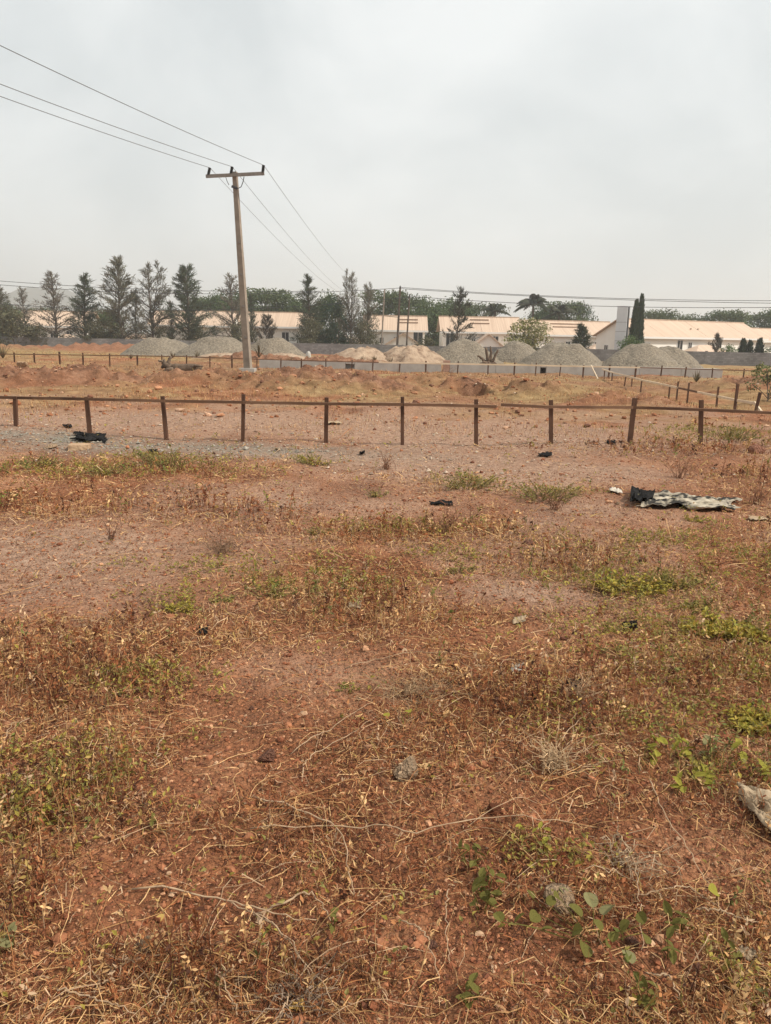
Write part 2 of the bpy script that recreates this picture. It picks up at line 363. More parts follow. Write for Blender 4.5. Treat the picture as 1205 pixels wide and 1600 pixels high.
def ground_mat():
    m = bpy.data.materials.new('laterite_ground'); m.use_nodes = True; n, l = m.node_tree.nodes, m.node_tree.links
    b = n['Principled BSDF']; b.inputs['Roughness'].default_value = .95; b.inputs['Specular IOR Level'].default_value = .15
    t = n.new('ShaderNodeTexCoord'); a = n.new('ShaderNodeAttribute'); a.attribute_name = 'col'; sp = n.new('ShaderNodeSeparateColor'); l.new(a.outputs['Color'], sp.inputs['Color'])
    def noise(sc, det=5, ro=.6):
        z = n.new('ShaderNodeTexNoise'); z.inputs['Scale'].default_value = sc; z.inputs['Detail'].default_value = det; z.inputs['Roughness'].default_value = ro; l.new(t.outputs['Object'], z.inputs['Vector']); return z.outputs['Fac']
    def ramp(f, *st):
        r_ = n.new('ShaderNodeValToRGB'); e = r_.color_ramp.elements
        e[0].position, e[0].color = st[0][0], (*st[0][1], 1); e[1].position, e[1].color = st[-1][0], (*st[-1][1], 1)
        for s in st[1:-1]: q = e.new(s[0]); q.color = (*s[1], 1)
        l.new(f, r_.inputs['Fac']); return r_.outputs['Color']
    def mixc(f, A, B, blend='MIX'):
        q = n.new('ShaderNodeMix'); q.data_type = 'RGBA'; q.blend_type = blend
        if isinstance(f, (int, float)): q.inputs['Factor'].default_value = f
        else: l.new(f, q.inputs['Factor'])
        l.new(A, q.inputs['A']); l.new(B, q.inputs['B']); return q.outputs['Result']
    soil = ramp(noise(1.1, 8, .62), (.28, (.145, .056, .026)), (.5, (.285, .122, .060)), (.74, (.48, .252, .142)))
    fine = ramp(noise(45, 6, .7), (.3, (.50, .48, .46)), (.5, (1, 1, 1)), (.72, (1.45, 1.45, 1.4)))
    soil = mixc(1.0, soil, fine, 'MULTIPLY')
    # pebble grain
    vo = n.new('ShaderNodeTexVoronoi'); vo.inputs['Scale'].default_value = 55; l.new(t.outputs['Object'], vo.inputs['Vector'])
    peb = ramp(vo.outputs['Color'], (.1, (.6, .58, .56)), (.6, (1.05, 1.0, .96)), (.95, (1.5, 1.42, 1.3)))
    soil = mixc(.55, soil, mixc(1.0, soil, peb, 'MULTIPLY'))
    red = ramp(noise(2.4, 12, .8), (.36, (.085, .042, .025)), (.5, (.235, .115, .066)), (.68, (.42, .24, .15)))
    stony = ramp(noise(14, 6, .75), (.30, (.22, .122, .078)), (.52, (.37, .225, .15)), (.74, (.53, .37, .265)))
    grey = ramp(noise(16, 6, .75), (.33, (.15, .125, .095)), (.52, (.275, .24, .19)), (.7, (.42, .375, .305)))
    grass = ramp(noise(2.2, 8, .7), (.3, (.16, .10, .042)), (.55, (.34, .23, .105)), (.75, (.50, .37, .19)))
    c = mixc(a.outputs['Alpha'], soil, grass)
    c = mixc(sp.outputs['Red'], c, red)
    c = mixc(sp.outputs['Blue'], c, stony)
    c = mixc(sp.outputs['Green'], c, grey)
    l.new(c, b.inputs['Base Color'])
    ad = n.new('ShaderNodeMath'); ad.operation = 'ADD'; l.new(noise(38, 6, .7), ad.inputs[0])
    vd = n.new('ShaderNodeMath'); vd.operation = 'MULTIPLY'; vd.inputs[1].default_value = -.6; l.new(vo.outputs['Distance'], vd.inputs[0]); l.new(vd.outputs[0], ad.inputs[1])
    bp = n.new('ShaderNodeBump'); bp.inputs['Strength'].default_value = 1; bp.inputs['Distance'].default_value = .018; l.new(ad.outputs[0], bp.inputs['Height'])
    nb2 = n.new('ShaderNodeBump'); nb2.inputs['Strength'].default_value = .8; nb2.inputs['Distance'].default_value = .12; l.new(noise(5, 6, .65), nb2.inputs['Height']); l.new(nb2.outputs['Normal'], bp.inputs['Normal'])
    l.new(bp.outputs['Normal'], b.inputs['Normal'])
    return m
link('ground', ground_me, ground_mat(), kind='structure')

# far hill beyond the trees, seen through the haze
hx = np.linspace(-1100, 400, 90); hy = np.linspace(1350, 2300, 30); HX, HY = np.meshgrid(hx, hy)
prof = 104*np.exp(-((HX+745)/90)**2)+22*np.exp(-((HX+930)/120)**2)+24*np.exp(-((HX+540)/150)**2)
HZ = -6+prof*np.exp(-((HY-1700)/230)**2)*(.75+.5*fbm(HX/140, HY/140, 4, 91))-4
i = (np.arange(29)*90)[:, None]+np.arange(89)[None]
link('hill', mesh_np('hill', np.stack([HX, HY, HZ], -1).reshape(-1, 3), np.stack([i, i+1, i+91, i+90], -1).reshape(-1, 4), smooth=True), mat('hill_scrub', (.035, .04, .03), (.08, .08, .06), scale=.02), kind='structure')

# ------------------------------------------------------------------ haze
hz = MB(); hz.box((-3300, -120, -14), (3300, 3300, 118))
hm = bpy.data.materials.new('haze_air'); hm.use_nodes = True; hn = hm.node_tree.nodes; hn.clear()
ho = hn.new('ShaderNodeOutputMaterial'); pv = hn.new('ShaderNodeVolumePrincipled')
pv.inputs['Color'].default_value = (.80, .83, .835, 1); pv.inputs['Density'].default_value = .00062; pv.inputs['Anisotropy'].default_value = .2
hm.node_tree.links.new(pv.outputs[0], ho.inputs['Volume'])
link('haze', hz.mesh('haze'), hm, kind='stuff')


# ------------------------------------------------------------------ perimeter wall
wall_pts = [(-92, 116), (-46, 113), (-8, 110), (22, 106), (62, 98), (98, 92)]
wr_ = thing('perimeter_wall', 'long low grey concrete block wall between the gravel heaps and the houses', 'wall', (-92, 116, 0))
wall_h = 1.72
for (a, b) in zip(wall_pts[:-1], wall_pts[1:]):
    mb = MB(); d = np.array([b[0]-a[0], b[1]-a[1]]); L = np.hypot(*d); ang = math.atan2(d[1], d[0])
    npan = max(1, int(round(L/11.0)))
    for k in range(npan):
        x0, x1 = L*k/npan, L*(k+1)/npan
        cx_, cy_ = a[0]+d[0]*(k+.5)/npan, a[1]+d[1]*(k+.5)/npan
        zt = float(smooth_h(cx_, cy_))+wall_h+random.uniform(-.05, .05)
        mp_ = MB(); mp_.box((x0, -.11, zt-wall_h-.8), (x1-.005, .11, zt)); me = mp_.mesh('panel')
        o = link('wall_panel', me, M['block'], wr_, loc=(a[0]+92, a[1]-116, 0)); o.rotation_euler.z = ang
        mp_ = MB(); mp_.box((x0-.15, -.155, zt-wall_h-.8), (x0+.15, .155, zt+.1)); o = link('pier', mp_.mesh('pier'), M['block'], wr_, loc=(a[0]+92, a[1]-116, 0)); o.rotation_euler.z = ang

# ------------------------------------------------------------------ houses
def slab(mb, p, q, r, s, t):
    p, q, r, s = [np.asarray(v, float) for v in (p, q, r, s)]; nrm = np.cross(q-p, s-p); nrm /= np.linalg.norm(nrm)
    V = [p, q, r, s]+[v-nrm*t for v in (p, q, r, s)]
    mb.add(V, np.array([(0, 1, 2, 3), (7, 6, 5, 4), (0, 4, 5, 1), (1, 5, 6, 2), (2, 6, 7, 3), (3, 7, 4, 0)]))
def gable_block(root, L, W, He, Hr, x0=0, y0=0, wm='wall_white', rm='roof', ov=.55, prefix=''):
    mb = MB(); mb.box((x0, y0, -1), (x0+L, y0+W, He))
    for xx in (x0, x0+L-.2):
        mb.add([(xx, y0, He), (xx+.2, y0, He), (xx, y0+W, He), (xx+.2, y0+W, He), (xx, y0+W/2, Hr-.05), (xx+.2, y0+W/2, Hr-.05)],
               [np.array([(0, 4, 2), (1, 3, 5)]), np.array([(0, 1, 5, 4), (2, 4, 5, 3)])])
    link(prefix+'wall', mb.mesh('wall'), M[wm], root)
    rf = MB(); s = (Hr-He)/(W/2); lo = He-ov*s
    # sheets laid in bays along the roof
    nb_ = max(1, int(L/5))
    for k in range(nb_):
        xa = x0-ov+(L+2*ov)*k/nb_; xb = x0-ov+(L+2*ov)*(k+1)/nb_-.03; dz = .015*(k % 2)
        slab(rf, (xa, y0-ov, lo+.12+dz), (xb, y0-ov, lo+.12+dz), (xb, y0+W/2, Hr+.12+dz), (xa, y0+W/2, Hr+.12+dz), .1)
        slab(rf, (xb, y0+W+ov, lo+.12+dz), (xa, y0+W+ov, lo+.12+dz), (xa, y0+W/2, Hr+.12+dz), (xb, y0+W/2, Hr+.12+dz), .1)
    r = link(prefix+'roof', rf.mesh('roof'), M[rm], root)
    rc = MB(); rc.box((x0-ov, y0+W/2-.16, Hr+.1), (x0+L+ov, y0+W/2+.16, Hr+.22)); link('ridge_cap', rc.mesh('ridge_cap'), M[rm], r)
    fb = MB(); fb.box((x0-ov, y0-ov-.04, lo-.16), (x0+L+ov, y0-ov, lo+.14)); link('fascia', fb.mesh('fascia'), M['trim'], r)
    return r, lo
_win = {}
def window(root, x, z, w, h, y=0.0):
    key = (w, h)
    if key not in _win:
        f = MB(); t = .09
        f.box((-w/2-t, -.07, -t), (w/2+t, .02, 0)); f.box((-w/2-t, -.07, h), (w/2+t, .02, h+t)); f.box((-w/2-t, -.065, 0), (-w/2, .02, h)); f.box((w/2, -.065, 0), (w/2+t, .02, h)); f.box((-.03, -.06, 0), (.03, .02, h))
        g = MB(); g.box((-w/2, -.03, 0), (w/2, .02, h)); fm, gm = f.mesh('window'), g.mesh('pane'); fm.materials.append(M['trim']); gm.materials.append(M['glass']); _win[key] = (fm, gm)
    o = link('window', _win[key][0], None, root, loc=(x, y, z)); link('pane', _win[key][1], None, o)
def roof_bars(r, xs, W, He, Hr, y0=0):
    for (xa, xb, f) in xs:
        y = y0+W/2*f; z = He+(Hr-He)*f+.2; q = MB(); q.box((xa, y-.07, z-.02), (xb, y+.07, z+.12)); link('roof_bar', q.mesh('roof_bar'), M['roof_line'], r)
GZ = -3.2
def house(label, px0, d0, L, W, He, Hr, rz, wins=(), bars=(), porches=(), extra=None, dz=0):
    p = at(px0, 520, d0)
    root = thing('terrace_house', label, 'house', (p[0], d0, GZ+dz), rz, 'pale terrace houses behind the block wall')
    r, lo = gable_block(root, L, W, He, Hr)
    roof_bars(r, bars, W, He, Hr)
    for (x, z, w, h) in wins: window(root, x, z, w, h)
    for (x, w_, dpt, h1, h2, axis) in porches:
        mb = MB(); mb.box((x, -dpt, -1), (x+w_, -.004, h1))
        if axis == 'gable':   # gable facing the camera
            mb.add([(x, -dpt, h1), (x+w_, -dpt, h1), (x+w_/2, -dpt, h2), (x, -.004, h1), (x+w_, -.004, h1), (x+w_/2, -.004, h2)], [np.array([(0, 1, 2), (4, 3, 5)])])
            link('porch_wall', mb.mesh('porch_wall'), M['wall_white'], root); q = MB()
            slab(q, (x-.35, -dpt-.4, h1-.1), (x+w_/2, -dpt-.4, h2+.14), (x+w_/2, -.01, h2+.14), (x-.35, -.01, h1-.1), .12)
            slab(q, (x+w_/2+.004, -dpt-.4, h2+.14), (x+w_+.35, -dpt-.4, h1-.1), (x+w_+.35, -.01, h1-.1), (x+w_/2+.004, -.01, h2+.14), .12)
        else:
            link('porch_wall', mb.mesh('porch_wall'), M['wall_white'], root); q = MB(); e = .5; m1 = x+w_*.35; m2 = x+w_*.65
            V = [(x-e, -dpt-e, h1), (x+w_+e, -dpt-e, h1), (x+w_+e, -.01, h1), (x-e, -.01, h1), (m1, -dpt*.45, h2), (m2, -dpt*.45, h2)]
            q.add(V, [np.array([(0, 1, 5, 4), (2, 3, 4, 5)]), np.array([(1, 2, 5), (3, 0, 4), (0, 2, 1), (0, 3, 2)])])
        link('porch_roof', q.mesh('porch_roof'), M['roof'], root)
    return root
D = 128.0
house('pale house half hidden behind the bare tall pines, its roof end showing', 28, 131, 11.5, 8, 5.4, 7.6, R(4), [(8.5, 3.3, .8, 1.1), (5.8, 3.3, .8, 1.1), (2.5, 3.2, .9, 1.2)], [], [(6.5, 4, 3, 2.6, 3.9, 'hip')])
house('white house with a peach roof showing between the dense dark pine and the pole', 236, 129, 13.3, 8, 5.85, 7.95, R(0), [(8.2, 3.0, .9, 1.5), (3.2, 3.2, .9, 1.2)], [], [(6.3, 3.0, 2.6, 2.6, 3.9, 'hip')])
house('long white house with a peach roof behind the leaning power pole', 376, D, 11.4, 8, 5.85, 7.95, R(0),
      [(5.0, 3.4, .7, 1.0), (7.4, 2.9, 1.1, 1.9)], [], [(4.0, 5.6, 3, 2.4, 3.4, 'hip')])
h2 = house('white house behind the three thin poles, with a wide dark corner window', 572, D, 9.7, 8, 5.6, 7.7, R(0),
      [(2.6, 3.3, .6, .9), (5.0, 3.1, .7, 1.2), (6.3, 3.3, .6, .9), (8.6, 2.7, 1.5, 2.6)], [(5.2, 8.6, .42), (5.2, 8.6, .66)], [(2.9, 6.4, 4, 2.9, 4.9, 'gable')])
h3 = house('white house with two dark roof bars behind the tall thin conifer', 693, D, 12.6, 8, 5.55, 7.75, R(1),
      [(1.1, 2.9, 1.2, 2.2), (5.0, 3.4, .6, .8), (7.3, 3.4, .7, 1.0), (8.6, 3.0, 1.0, 1.7), (11.9, 2.6, .9, 2.2)], [(4.6, 7.8, .45), (4.6, 7.8, .72)], [(4.0, 5.8, 4, 2.7, 5.0, 'gable')])
h4 = house('long white house behind the flowering bush, running up to the tall grey sign', 815, 130, 18.0, 8, 5.5, 7.6, R(14),
      [(1.8, 2.6, 1.4, 2.0), (8.6, 3.0, .8, 1.2), (11.6, 3.5, .6, .8), (14.0, 3.5, .6, .7), (15.6, 3.5, .6, .7), (18.2, 3.4, .7, .9)], [(6.5, 13.0, .45), (6.5, 13.0, .7)], [(11.5, 7.5, 3, 2.9, 4.3, 'hip')], dz=-.2)
h5 = house('broad white house with its gable end facing the cypress pair', 1003, 116, 30, 9, 5.35, 7.7, R(31),
      [(1.6, 3.3, .7, .9), (8.8, 2.9, 1.2, 1.8), (11.2, 3.5, .8, .9), (18.5, 3.2, .9, 1.3), (25.5, 3.2, .9, 1.2)], [(13.2, 13.5, .4), (15.0, 15.3, .4)], [(8.0, 9.5, 3.5, 2.6, 4.1, 'hip')], dz=-.15)
for (yy, zz) in ((2.2, 2.9), (4.4, 2.9)):                     # windows in the gable end
    o = link('window', _win[(.7, .9)][0], None, h5, loc=(0, 9-yy, zz)); o.rotation_euler.z = R(-90); link('pane', _win[(.7, .9)][1], None, o)
house('last pale house of the row, beyond the small dark hedge trees', 1152, 141, 24, 9, 5.3, 7.4, R(28), [(3, 3.2, .8, 1.1), (7, 3.2, .9, 1.3), (11, 3.2, .8, 1.1)], [], [], dz=-.5)

# ------------------------------------------------------------------ tall sign beside the cypresses
p = at(969, 534, 112.0)
sg = thing('tall_sign', 'tall narrow blank grey sign on a dark steel frame beside the cypress pair', 'sign', (p[0], 112, -1.7), R(-32))
q = MB(); q.box((-.75, -.14, 1.6), (.75, .0, 7.75)); link('sign_panel', q.mesh('sign_panel'), M['board'], sg)
for z in (2.9, 4.2, 5.5):
    q = MB(); q.box((-.75, -.15, z-.02), (.75, -.142, z+.02)); link('panel_joint', q.mesh('panel_joint'), M['metal'], sg)
q = MB(); q.box((-.75, .9, 1.6), (.75, 1.04, 7.75)); link('sign_panel', q.mesh('sign_panel'), M['board'], sg)
for (xx, yy) in ((-.6, .12), (.6, .12), (-.6, .78), (.6, .78)):
    q = MB(); q.box((xx-.07, yy-.07, -.6), (xx+.07, yy+.07, 7.7)); link('post', q.mesh('post'), M['dark_steel'], sg)
for k in range(5):
    z = 1.8+k*1.2
    for xx in (.6, -.6): q = MB(); q.beam((xx, .2, z), (xx, .7, z+.9), .06, .06); link('brace', q.mesh('brace'), M['dark_steel'], sg)

# ------------------------------------------------------------------ trees
def colarr(n, per, base, var=.25, warm=.08):
    c = np.asarray(base)[None]*(1+rng.uniform(-var, var, (n, 1)))*(1+rng.uniform(-warm, warm, (n, 3)))
    return np.repeat(np.clip(c, .004, .9), per, 0)
def casuarina_mesh(H, spread, nb, nsp, base, seed, lean=0.0, low=.12, droop=.2, split=False):
    global rng; rng = np.random.default_rng(seed); random.seed(seed)
    tr = MB(); zz = np.linspace(-.6, H*.97, 14); wob = np.cumsum(rng.normal(0, .05, (14, 2)), 0)
    tp = np.stack([wob[:, 0]+lean*zz, wob[:, 1], zz], 1); tr.tube(tp, np.interp(zz, [-.6, H], [.017*H, .012]), 6)
    if split:
        k = 4; tp2 = tp[k:].copy(); f = np.linspace(0, 1, len(tp2)); tp2[:, 0] += f*H*.11; tp2[:, 2] = tp[k, 2]+(tp2[:, 2]-tp[k, 2])*.93; tr.tube(tp2, np.linspace(.009*H, .012, len(tp2)), 5)
    Ps, Ds, Ls = [], [], []
    for b in range(nb):
        t = low+(1-low)*((b+rng.random())/nb)**.9; stem = tp2 if (split and rng.random() < .45 and t > .4) else tp
        z = t*H*.96; p0 = np.array([np.interp(z, stem[:, 2], stem[:, 0]), np.interp(z, stem[:, 2], stem[:, 1]), z])
        L = 1.7*spread*(.16+.84*(1-t)**.85)*rng.uniform(.55, 1.15)*(min(1, .72+t*1.6)); az = rng.uniform(0, 2*math.pi); el = R(rng.uniform(14, 50)+22*t)
        d = np.array([math.cos(az)*math.cos(el), math.sin(az)*math.cos(el), math.sin(el)])
        f = np.linspace(0, 1, 6)[:, None]; bp_ = p0+d*L*f+np.array([0, 0, 1])*(-droop*L*f**2*.6)+rng.normal(0, .05*L, (6, 3))*f
        tr.tube(bp_, np.linspace(.032+.012*L, .008, 6), 4, cap=False)
        m_ = int(nsp*1.15*(.5+L/spread)); s = rng.beta(1.6, 1.0, m_); k = s*5; k0 = np.clip(k.astype(int), 0, 4); fr = (k-k0)[:, None]
        pos = bp_[k0]*(1-fr)+bp_[k0+1]*fr+rng.normal(0, .07+.035*L, (m_, 3))
        dd = unit(d[None]*.9+rng.normal(0, .5, (m_, 3))+np.array([0, 0, .4])); Ps.append(pos); Ds.append(dd); Ls.append(rng.uniform(.30, .85, m_))
    P = np.concatenate(Ps); Dv = np.concatenate(Ds); Lx = np.concatenate(Ls); n = len(P)
    f = np.linspace(0, 1, 3)[None, :, None]; C = P[:, None]+Dv[:, None]*Lx[:, None, None]*f; C[:, :, 2] -= (droop*Lx)[:, None]*(f[..., 0]**2)
    V, Q = strips(C, unit(np.cross(Dv, rdir(n))), np.stack([np.full(n, .022), rng.uniform(.022, .05, n), np.full(n, .008)], 1))
    return tr.mesh('trunk', True), mesh_np('crown', V, Q, colarr(n, 6, base, .35, .10))
def place_tree(name, label, meshes, px, Y, scale=1.0, rz=0.0, cat='tree', group=None, gz=None, sx=1.0):
    p = at(px, 525, Y); z = gh(p[0], Y) if gz is None else gz
    r = thing(name, label, cat, (p[0], Y, z), rz, group); r.scale = (scale*sx, scale*sx, scale)
    for nm, me in zip(('trunk', 'crown'), meshes):
        o = link(nm, me, M['bark'] if nm == 'trunk' else M['leaf'], r)
    return r
def tree_h(px, ytop, Y):
    p = at(px, ytop, Y); return p[2]-gh(p[0], Y)
CAS = [((.150, .140, .098), 3.0, 70, 38, False), ((.155, .142, .10), 3.3, 64, 28, True), ((.095, .110, .072), 2.9, 80, 48, False), ((.165, .145, .11), 2.9, 58, 22, False), ((.09, .105, .066), 2.3, 70, 36, False)]
cas = [casuarina_mesh(12.5, s, nb, ns, c, 100+k, split=sp) for k, (c, s, nb, ns, sp) in enumerate(CAS)]
PG = 'tall feathery pines along the block wall'
for (px, yt, Y, k, rz, sx, lab) in [
    (4, 447, 117, 0, 0, 1.0, 'brownish feathery tree at the far end of the pine row, away from the pole'),
    (41, 449, 118, 3, 1, .75, 'thin bare-looking pine beside the house half hidden by pines'),
    (86, 424, 116, 3, 2.2, 1.15, 'pointed cone-shaped pine with open grey branches beside the hidden house'),
    (132, 429, 117, 4, .6, 1.25, 'pine with two broad side limbs standing alone in the row'),
    (191, 404, 116, 0, 3.1, 1.0, 'tallest pine of the row with a twin top'),
    (214, 452, 118, 3, 4.4, .8, 'short thin pine squeezed between the two tallest pines'),
    (238, 411, 117, 1, .4, .95, 'broad airy pine with see-through crown next to the tallest pine'),
    (299, 417, 116, 2, 1.7, 1.1, 'dense dark pine at the edge of the gravel heaps'),
    (268, 470, 119, 3, 2.0, .8, 'low thin pine behind the dense dark pine'),
    (364, 428, 118, 3, .9, .95, 'pale thin pine right behind the leaning power pole'),
    (394, 459, 119, 4, 2.0, .55, 'slim dark pine just past the leaning power pole'),
    (486, 431, 117, 4, 3.9, 1.0, 'narrow dark pine between the pole and the dark green tree'),
    (549, 424, 116, 1, 2.7, .62, 'tall slim pine with bare tip beside the dark green tree'),
    (574, 444, 117, 1, 5.1, .72, 'shorter airy pine leaning on the tall slim one'),
]:
    h = tree_h(px, yt, Y); place_tree('pine_tree', lab, cas[k], px, Y, h/12.5, rz, 'tree', PG, sx=sx*1.12)
sp_ = casuarina_mesh(9.5, 2.1, 34, 26, (.05, .048, .032), 140, low=.08, droop=.05)
h = tree_h(717, 452, 108); place_tree('conifer', 'thin pointed conifer with tiered bare limbs in front of a white house', sp_, 717, 108, h/9.5, .3, 'tree')
sp2 = casuarina_mesh(4.2, 1.2, 30, 40, (.06, .07, .035), 141, low=.08)
h = tree_h(908, 511, 107); place_tree('conifer', 'small dark conifer against the white wall behind the tallest gravel heap', sp2, 908, 107, h/4.2, .3, 'tree')
sp3 = casuarina_mesh(6.0, 2.6, 30, 36, (.075, .06, .04), 142, low=.2)
h = tree_h(412, 488, 108); place_tree('small_pine', 'short spreading brown tree just behind the wall past the pole', sp3, 416, 112, h/6, .3, 'tree', sx=.8)
h = tree_h(1122, 521, 103); place_tree('small_pine', 'short thin tree in front of the broad white house', sp3, 1122, 106, h/6, 1.3, 'tree', sx=.7)

def broad_mesh(H, rx, ry, crown_lo, ncl, nl, base, seed, lsz=.42, flat=1.0, layers=False, light=None):
    global rng; rng = np.random.default_rng(seed); random.seed(seed)
    tr = MB(); tt = H*crown_lo*1.15; zz = np.linspace(-.6, tt, 7); tp = np.stack([np.cumsum(rng.normal(0, .06, 7)), np.cumsum(rng.normal(0, .06, 7)), zz], 1)
    tr.tube(tp, np.linspace(.03*H, .018*H, 7), 7)
    cz0 = H*crown_lo; ch = H-cz0; C = []
    for k in range(ncl):
        a = rng.uniform(0, 2*math.pi); u = rng.random()**.5
        if layers: zf = rng.choice([.1, .3, .5, .72, .95])+rng.normal(0, .04); rr = u*(1-.55*abs(zf-.45))
        else: zf = rng.uniform(.05, .97); rr = u*math.sqrt(max(.05, 1-(2*zf-.9)**2*.9))
        C.append((rx*rr*math.cos(a), ry*rr*math.sin(a), cz0+ch*zf))
    C = np.array(C)
    for c in C[:max(8, ncl//2)]:
        f = np.linspace(0, 1, 5)[:, None]; st = tp[-1]*(1-.35*rng.random()); bp_ = st+(c-st)*f+np.array([0, 0, .12*H])*(f*(1-f)); tr.tube(bp_, np.linspace(.010*H, .012, 5), 4, cap=False)
    n = ncl*nl; idx = np.repeat(np.arange(ncl), nl); sz = rng.uniform(.55, 1.2, ncl)*min(rx, ch/2)*.34
    o = rdir(n)*(rng.random((n, 1))**.4); o[:, 2] *= (.55 if layers else .8)*flat; P = C[idx]+o*sz[idx][:, None]*1.25
    Nn = unit(o+rng.normal(0, .5, (n, 3))+np.array([0, 0, .5])); Dv = unit(np.cross(Nn, rdir(n)))
    L = rng.uniform(.6, 1.3, n)*lsz; V, Fc = leaves(P, Dv, Nn, L, L*.62)
    tone = rng.uniform(.7, 1.35, ncl)[idx][:, None]; bc = np.asarray(base)[None]*tone*(1+rng.uniform(-.3, .3, (n, 1)))
    if light is not None:
        pick = rng.random(n) < light[0]; bc[pick] = np.asarray(light[1])*(1+rng.uniform(-.2, .2, (pick.sum(), 1)))
    return tr.mesh('trunk', True), mesh_np('crown', V, Fc, np.repeat(np.clip(bc, .004, .9), 5, 0))
br = [broad_mesh(12, 6.8, 6, .08, 80, 95, (.085, .12, .045), 200, lsz=.5), broad_mesh(12, 7.8, 6.5, .1, 84, 95, (.095, .125, .05), 201, lsz=.5, layers=True),
      broad_mesh(12, 5.2, 5.2, .12, 46, 80, (.055, .085, .038), 202), broad_mesh(12, 8.5, 7, .1, 90, 90, (.09, .115, .05), 203, lsz=.5, layers=True)]
BG = 'leafy trees beyond the houses'
for (px, yt, Y, k, rz, sx, lab) in [
    (352, 463, 152, 0, 0, .9, 'broad green tree above the long house roof before the power pole'),
    (425, 461, 154, 1, 1.2, 1.1, 'wide flat-topped green tree above the long peach roof past the pole'),
    (462, 470, 158, 0, 2.2, .8, 'rounded green tree filling the end of the long peach roof'),
    (330, 472, 160, 1, 3, .8, 'green tree seen through the dense dark pine'),
    (610, 463, 156, 1, .4, .75, 'flat-layered tree behind the house with the three poles'),
    (645, 471, 158, 3, 1.5, .7, 'layered tree at the end of the house with the three poles'),
    (676, 478, 144, 0, 2.6, .8, 'full green tree filling the gap between two white houses'),
    (708, 473, 158, 0, 3.6, .8, 'rounded green tree behind the thin pointed conifer'),
    (752, 481, 160, 3, 4.1, .8, 'low wide tree under the small palm'),
    (850, 482, 160, 0, 2.0, .6, 'green tree at the foot of the tall palm'),
    (888, 479, 158, 1, .2, .7, 'layered tree beside the drooping palm'),
    (915, 486, 160, 2, .8, .55, 'dark round tree at the end of the palm group'),
    (1028, 491, 165, 3, 1.9, .75, 'wide flat tree behind the cypress pair'),
    (1072, 498, 170, 3, 3.0, .85, 'low wide tree above the broad white roof'),
    (1128, 492, 165, 1, 4.3, .85, 'taller layered tree above the far end of the broad white roof'),
    (1178, 496, 172, 3, 5.2, .85, 'wide light green tree over the last house'),
    (1222, 490, 168, 1, 2.4, .8, 'layered tree past the last house'),
    (10, 478, 150, 0, 1.1, .8, 'dull green tree behind the brownish feathery tree'),
    (70, 486, 150, 3, 2.1, .7, 'low green tree behind the hidden house'),
    (165, 486, 140, 0, 3.3, .7, 'low green tree between the lone pine and the tallest pine'),
]:
    h = tree_h(px, yt, Y); place_tree('leafy_tree', lab, br[k], px, Y, h/12, rz, 'tree', BG, sx=sx*1.2)
dk = broad_mesh(9, 4.2, 4.2, .05, 46, 85, (.042, .072, .042), 210, lsz=.36)
h = tree_h(530, 462, 116); place_tree('leafy_tree', 'dark green dense round tree touching the ground between two slim pines', dk, 527, 119, h/9, 0, 'tree', sx=.82)
h = tree_h(505, 470, 116); place_tree('leafy_tree', 'brighter green leafy tree peeking over the dark round tree', br[0], 514, 126, tree_h(514, 464, 126)/12, .9, 'tree', sx=.55)
bb = broad_mesh(5, 3.0, 2.6, .05, 40, 60, (.12, .112, .06), 211, lsz=.3)
for (px, yt, Y, lab, sx) in [(22, 486, 114, 'brown-green bush at the wall below the brownish feathery tree', 1.3), (60, 508, 114, 'low dry bush at the wall below the thin bare-looking pine', .9), (165, 500, 115, 'grey-green bush at the foot of the tallest pine', 1.1), (146, 505, 115, 'olive bush under the lone pine with broad limbs', .8),
                             (255, 512, 115, 'low bush at the wall below the airy pine', .9), (305, 505, 115, 'dark bush at the foot of the dense dark pine', .8), (376, 505, 114, 'grey bush at the wall behind the power pole', 1.0), (486, 500, 114, 'dark bush at the foot of the narrow pine', .8), (570, 505, 114, 'brown bush at the foot of the shorter airy pine', .7), (665, 528, 112, 'low yellowish bush behind the sand heap', 1.1)]:
    h = tree_h(px, yt, Y); place_tree('bush', lab, bb, px, Y, h/5, px*.1, 'bush', 'bushes along the block wall', sx=sx)
fl = broad_mesh(5, 3.0, 2.6, .05, 44, 70, (.20, .20, .06), 212, lsz=.3, light=(.17, (.66, .60, .44)))
h = tree_h(832, 498, 104); place_tree('flowering_bush', 'yellow-green bush dotted with cream blossoms behind the gravel heaps', fl, 826, 107, h/5, 0, 'bush', sx=1.05)
gb = broad_mesh(4, 2.0, 2.0, .02, 30, 70, (.10, .15, .045), 213, lsz=.26)
h = tree_h(992, 526, 104); place_tree('bush', 'bright green bush below the cypress pair', gb, 990, 107, h/4, 0, 'bush', sx=1.1)

def cypress_mesh(H, r, seed, base):
    global rng; rng = np.random.default_rng(seed); tr = MB(); tr.tube([(0, 0, -.5), (0, 0, H*.9)], [.02*H, .01], 6)
    n = int(260*H*r/1.0); t = rng.random(n)**1.1; rad = r*np.minimum(1, (1-t)**.6*1.05)*np.minimum(1, .55+3*t)*(.8+.4*vnoise(t*9, t*0, seed)); a = rng.uniform(0, 2*math.pi, n); q = rng.random(n)**.35
    P = np.stack([np.cos(a)*rad*q, np.sin(a)*rad*q, t*H], 1); Dv = unit(np.stack([np.cos(a)*.35, np.sin(a)*.35, np.ones(n)], 1)+rng.normal(0, .2, (n, 3)))
    L = rng.uniform(.3, .6, n); V, Fc = leaves(P, Dv, unit(np.stack([np.cos(a), np.sin(a), np.full(n, .3)], 1)), L, L*.4)
    return tr.mesh('trunk'), mesh_np('crown', V, Fc, colarr(n, 5, base, .35))
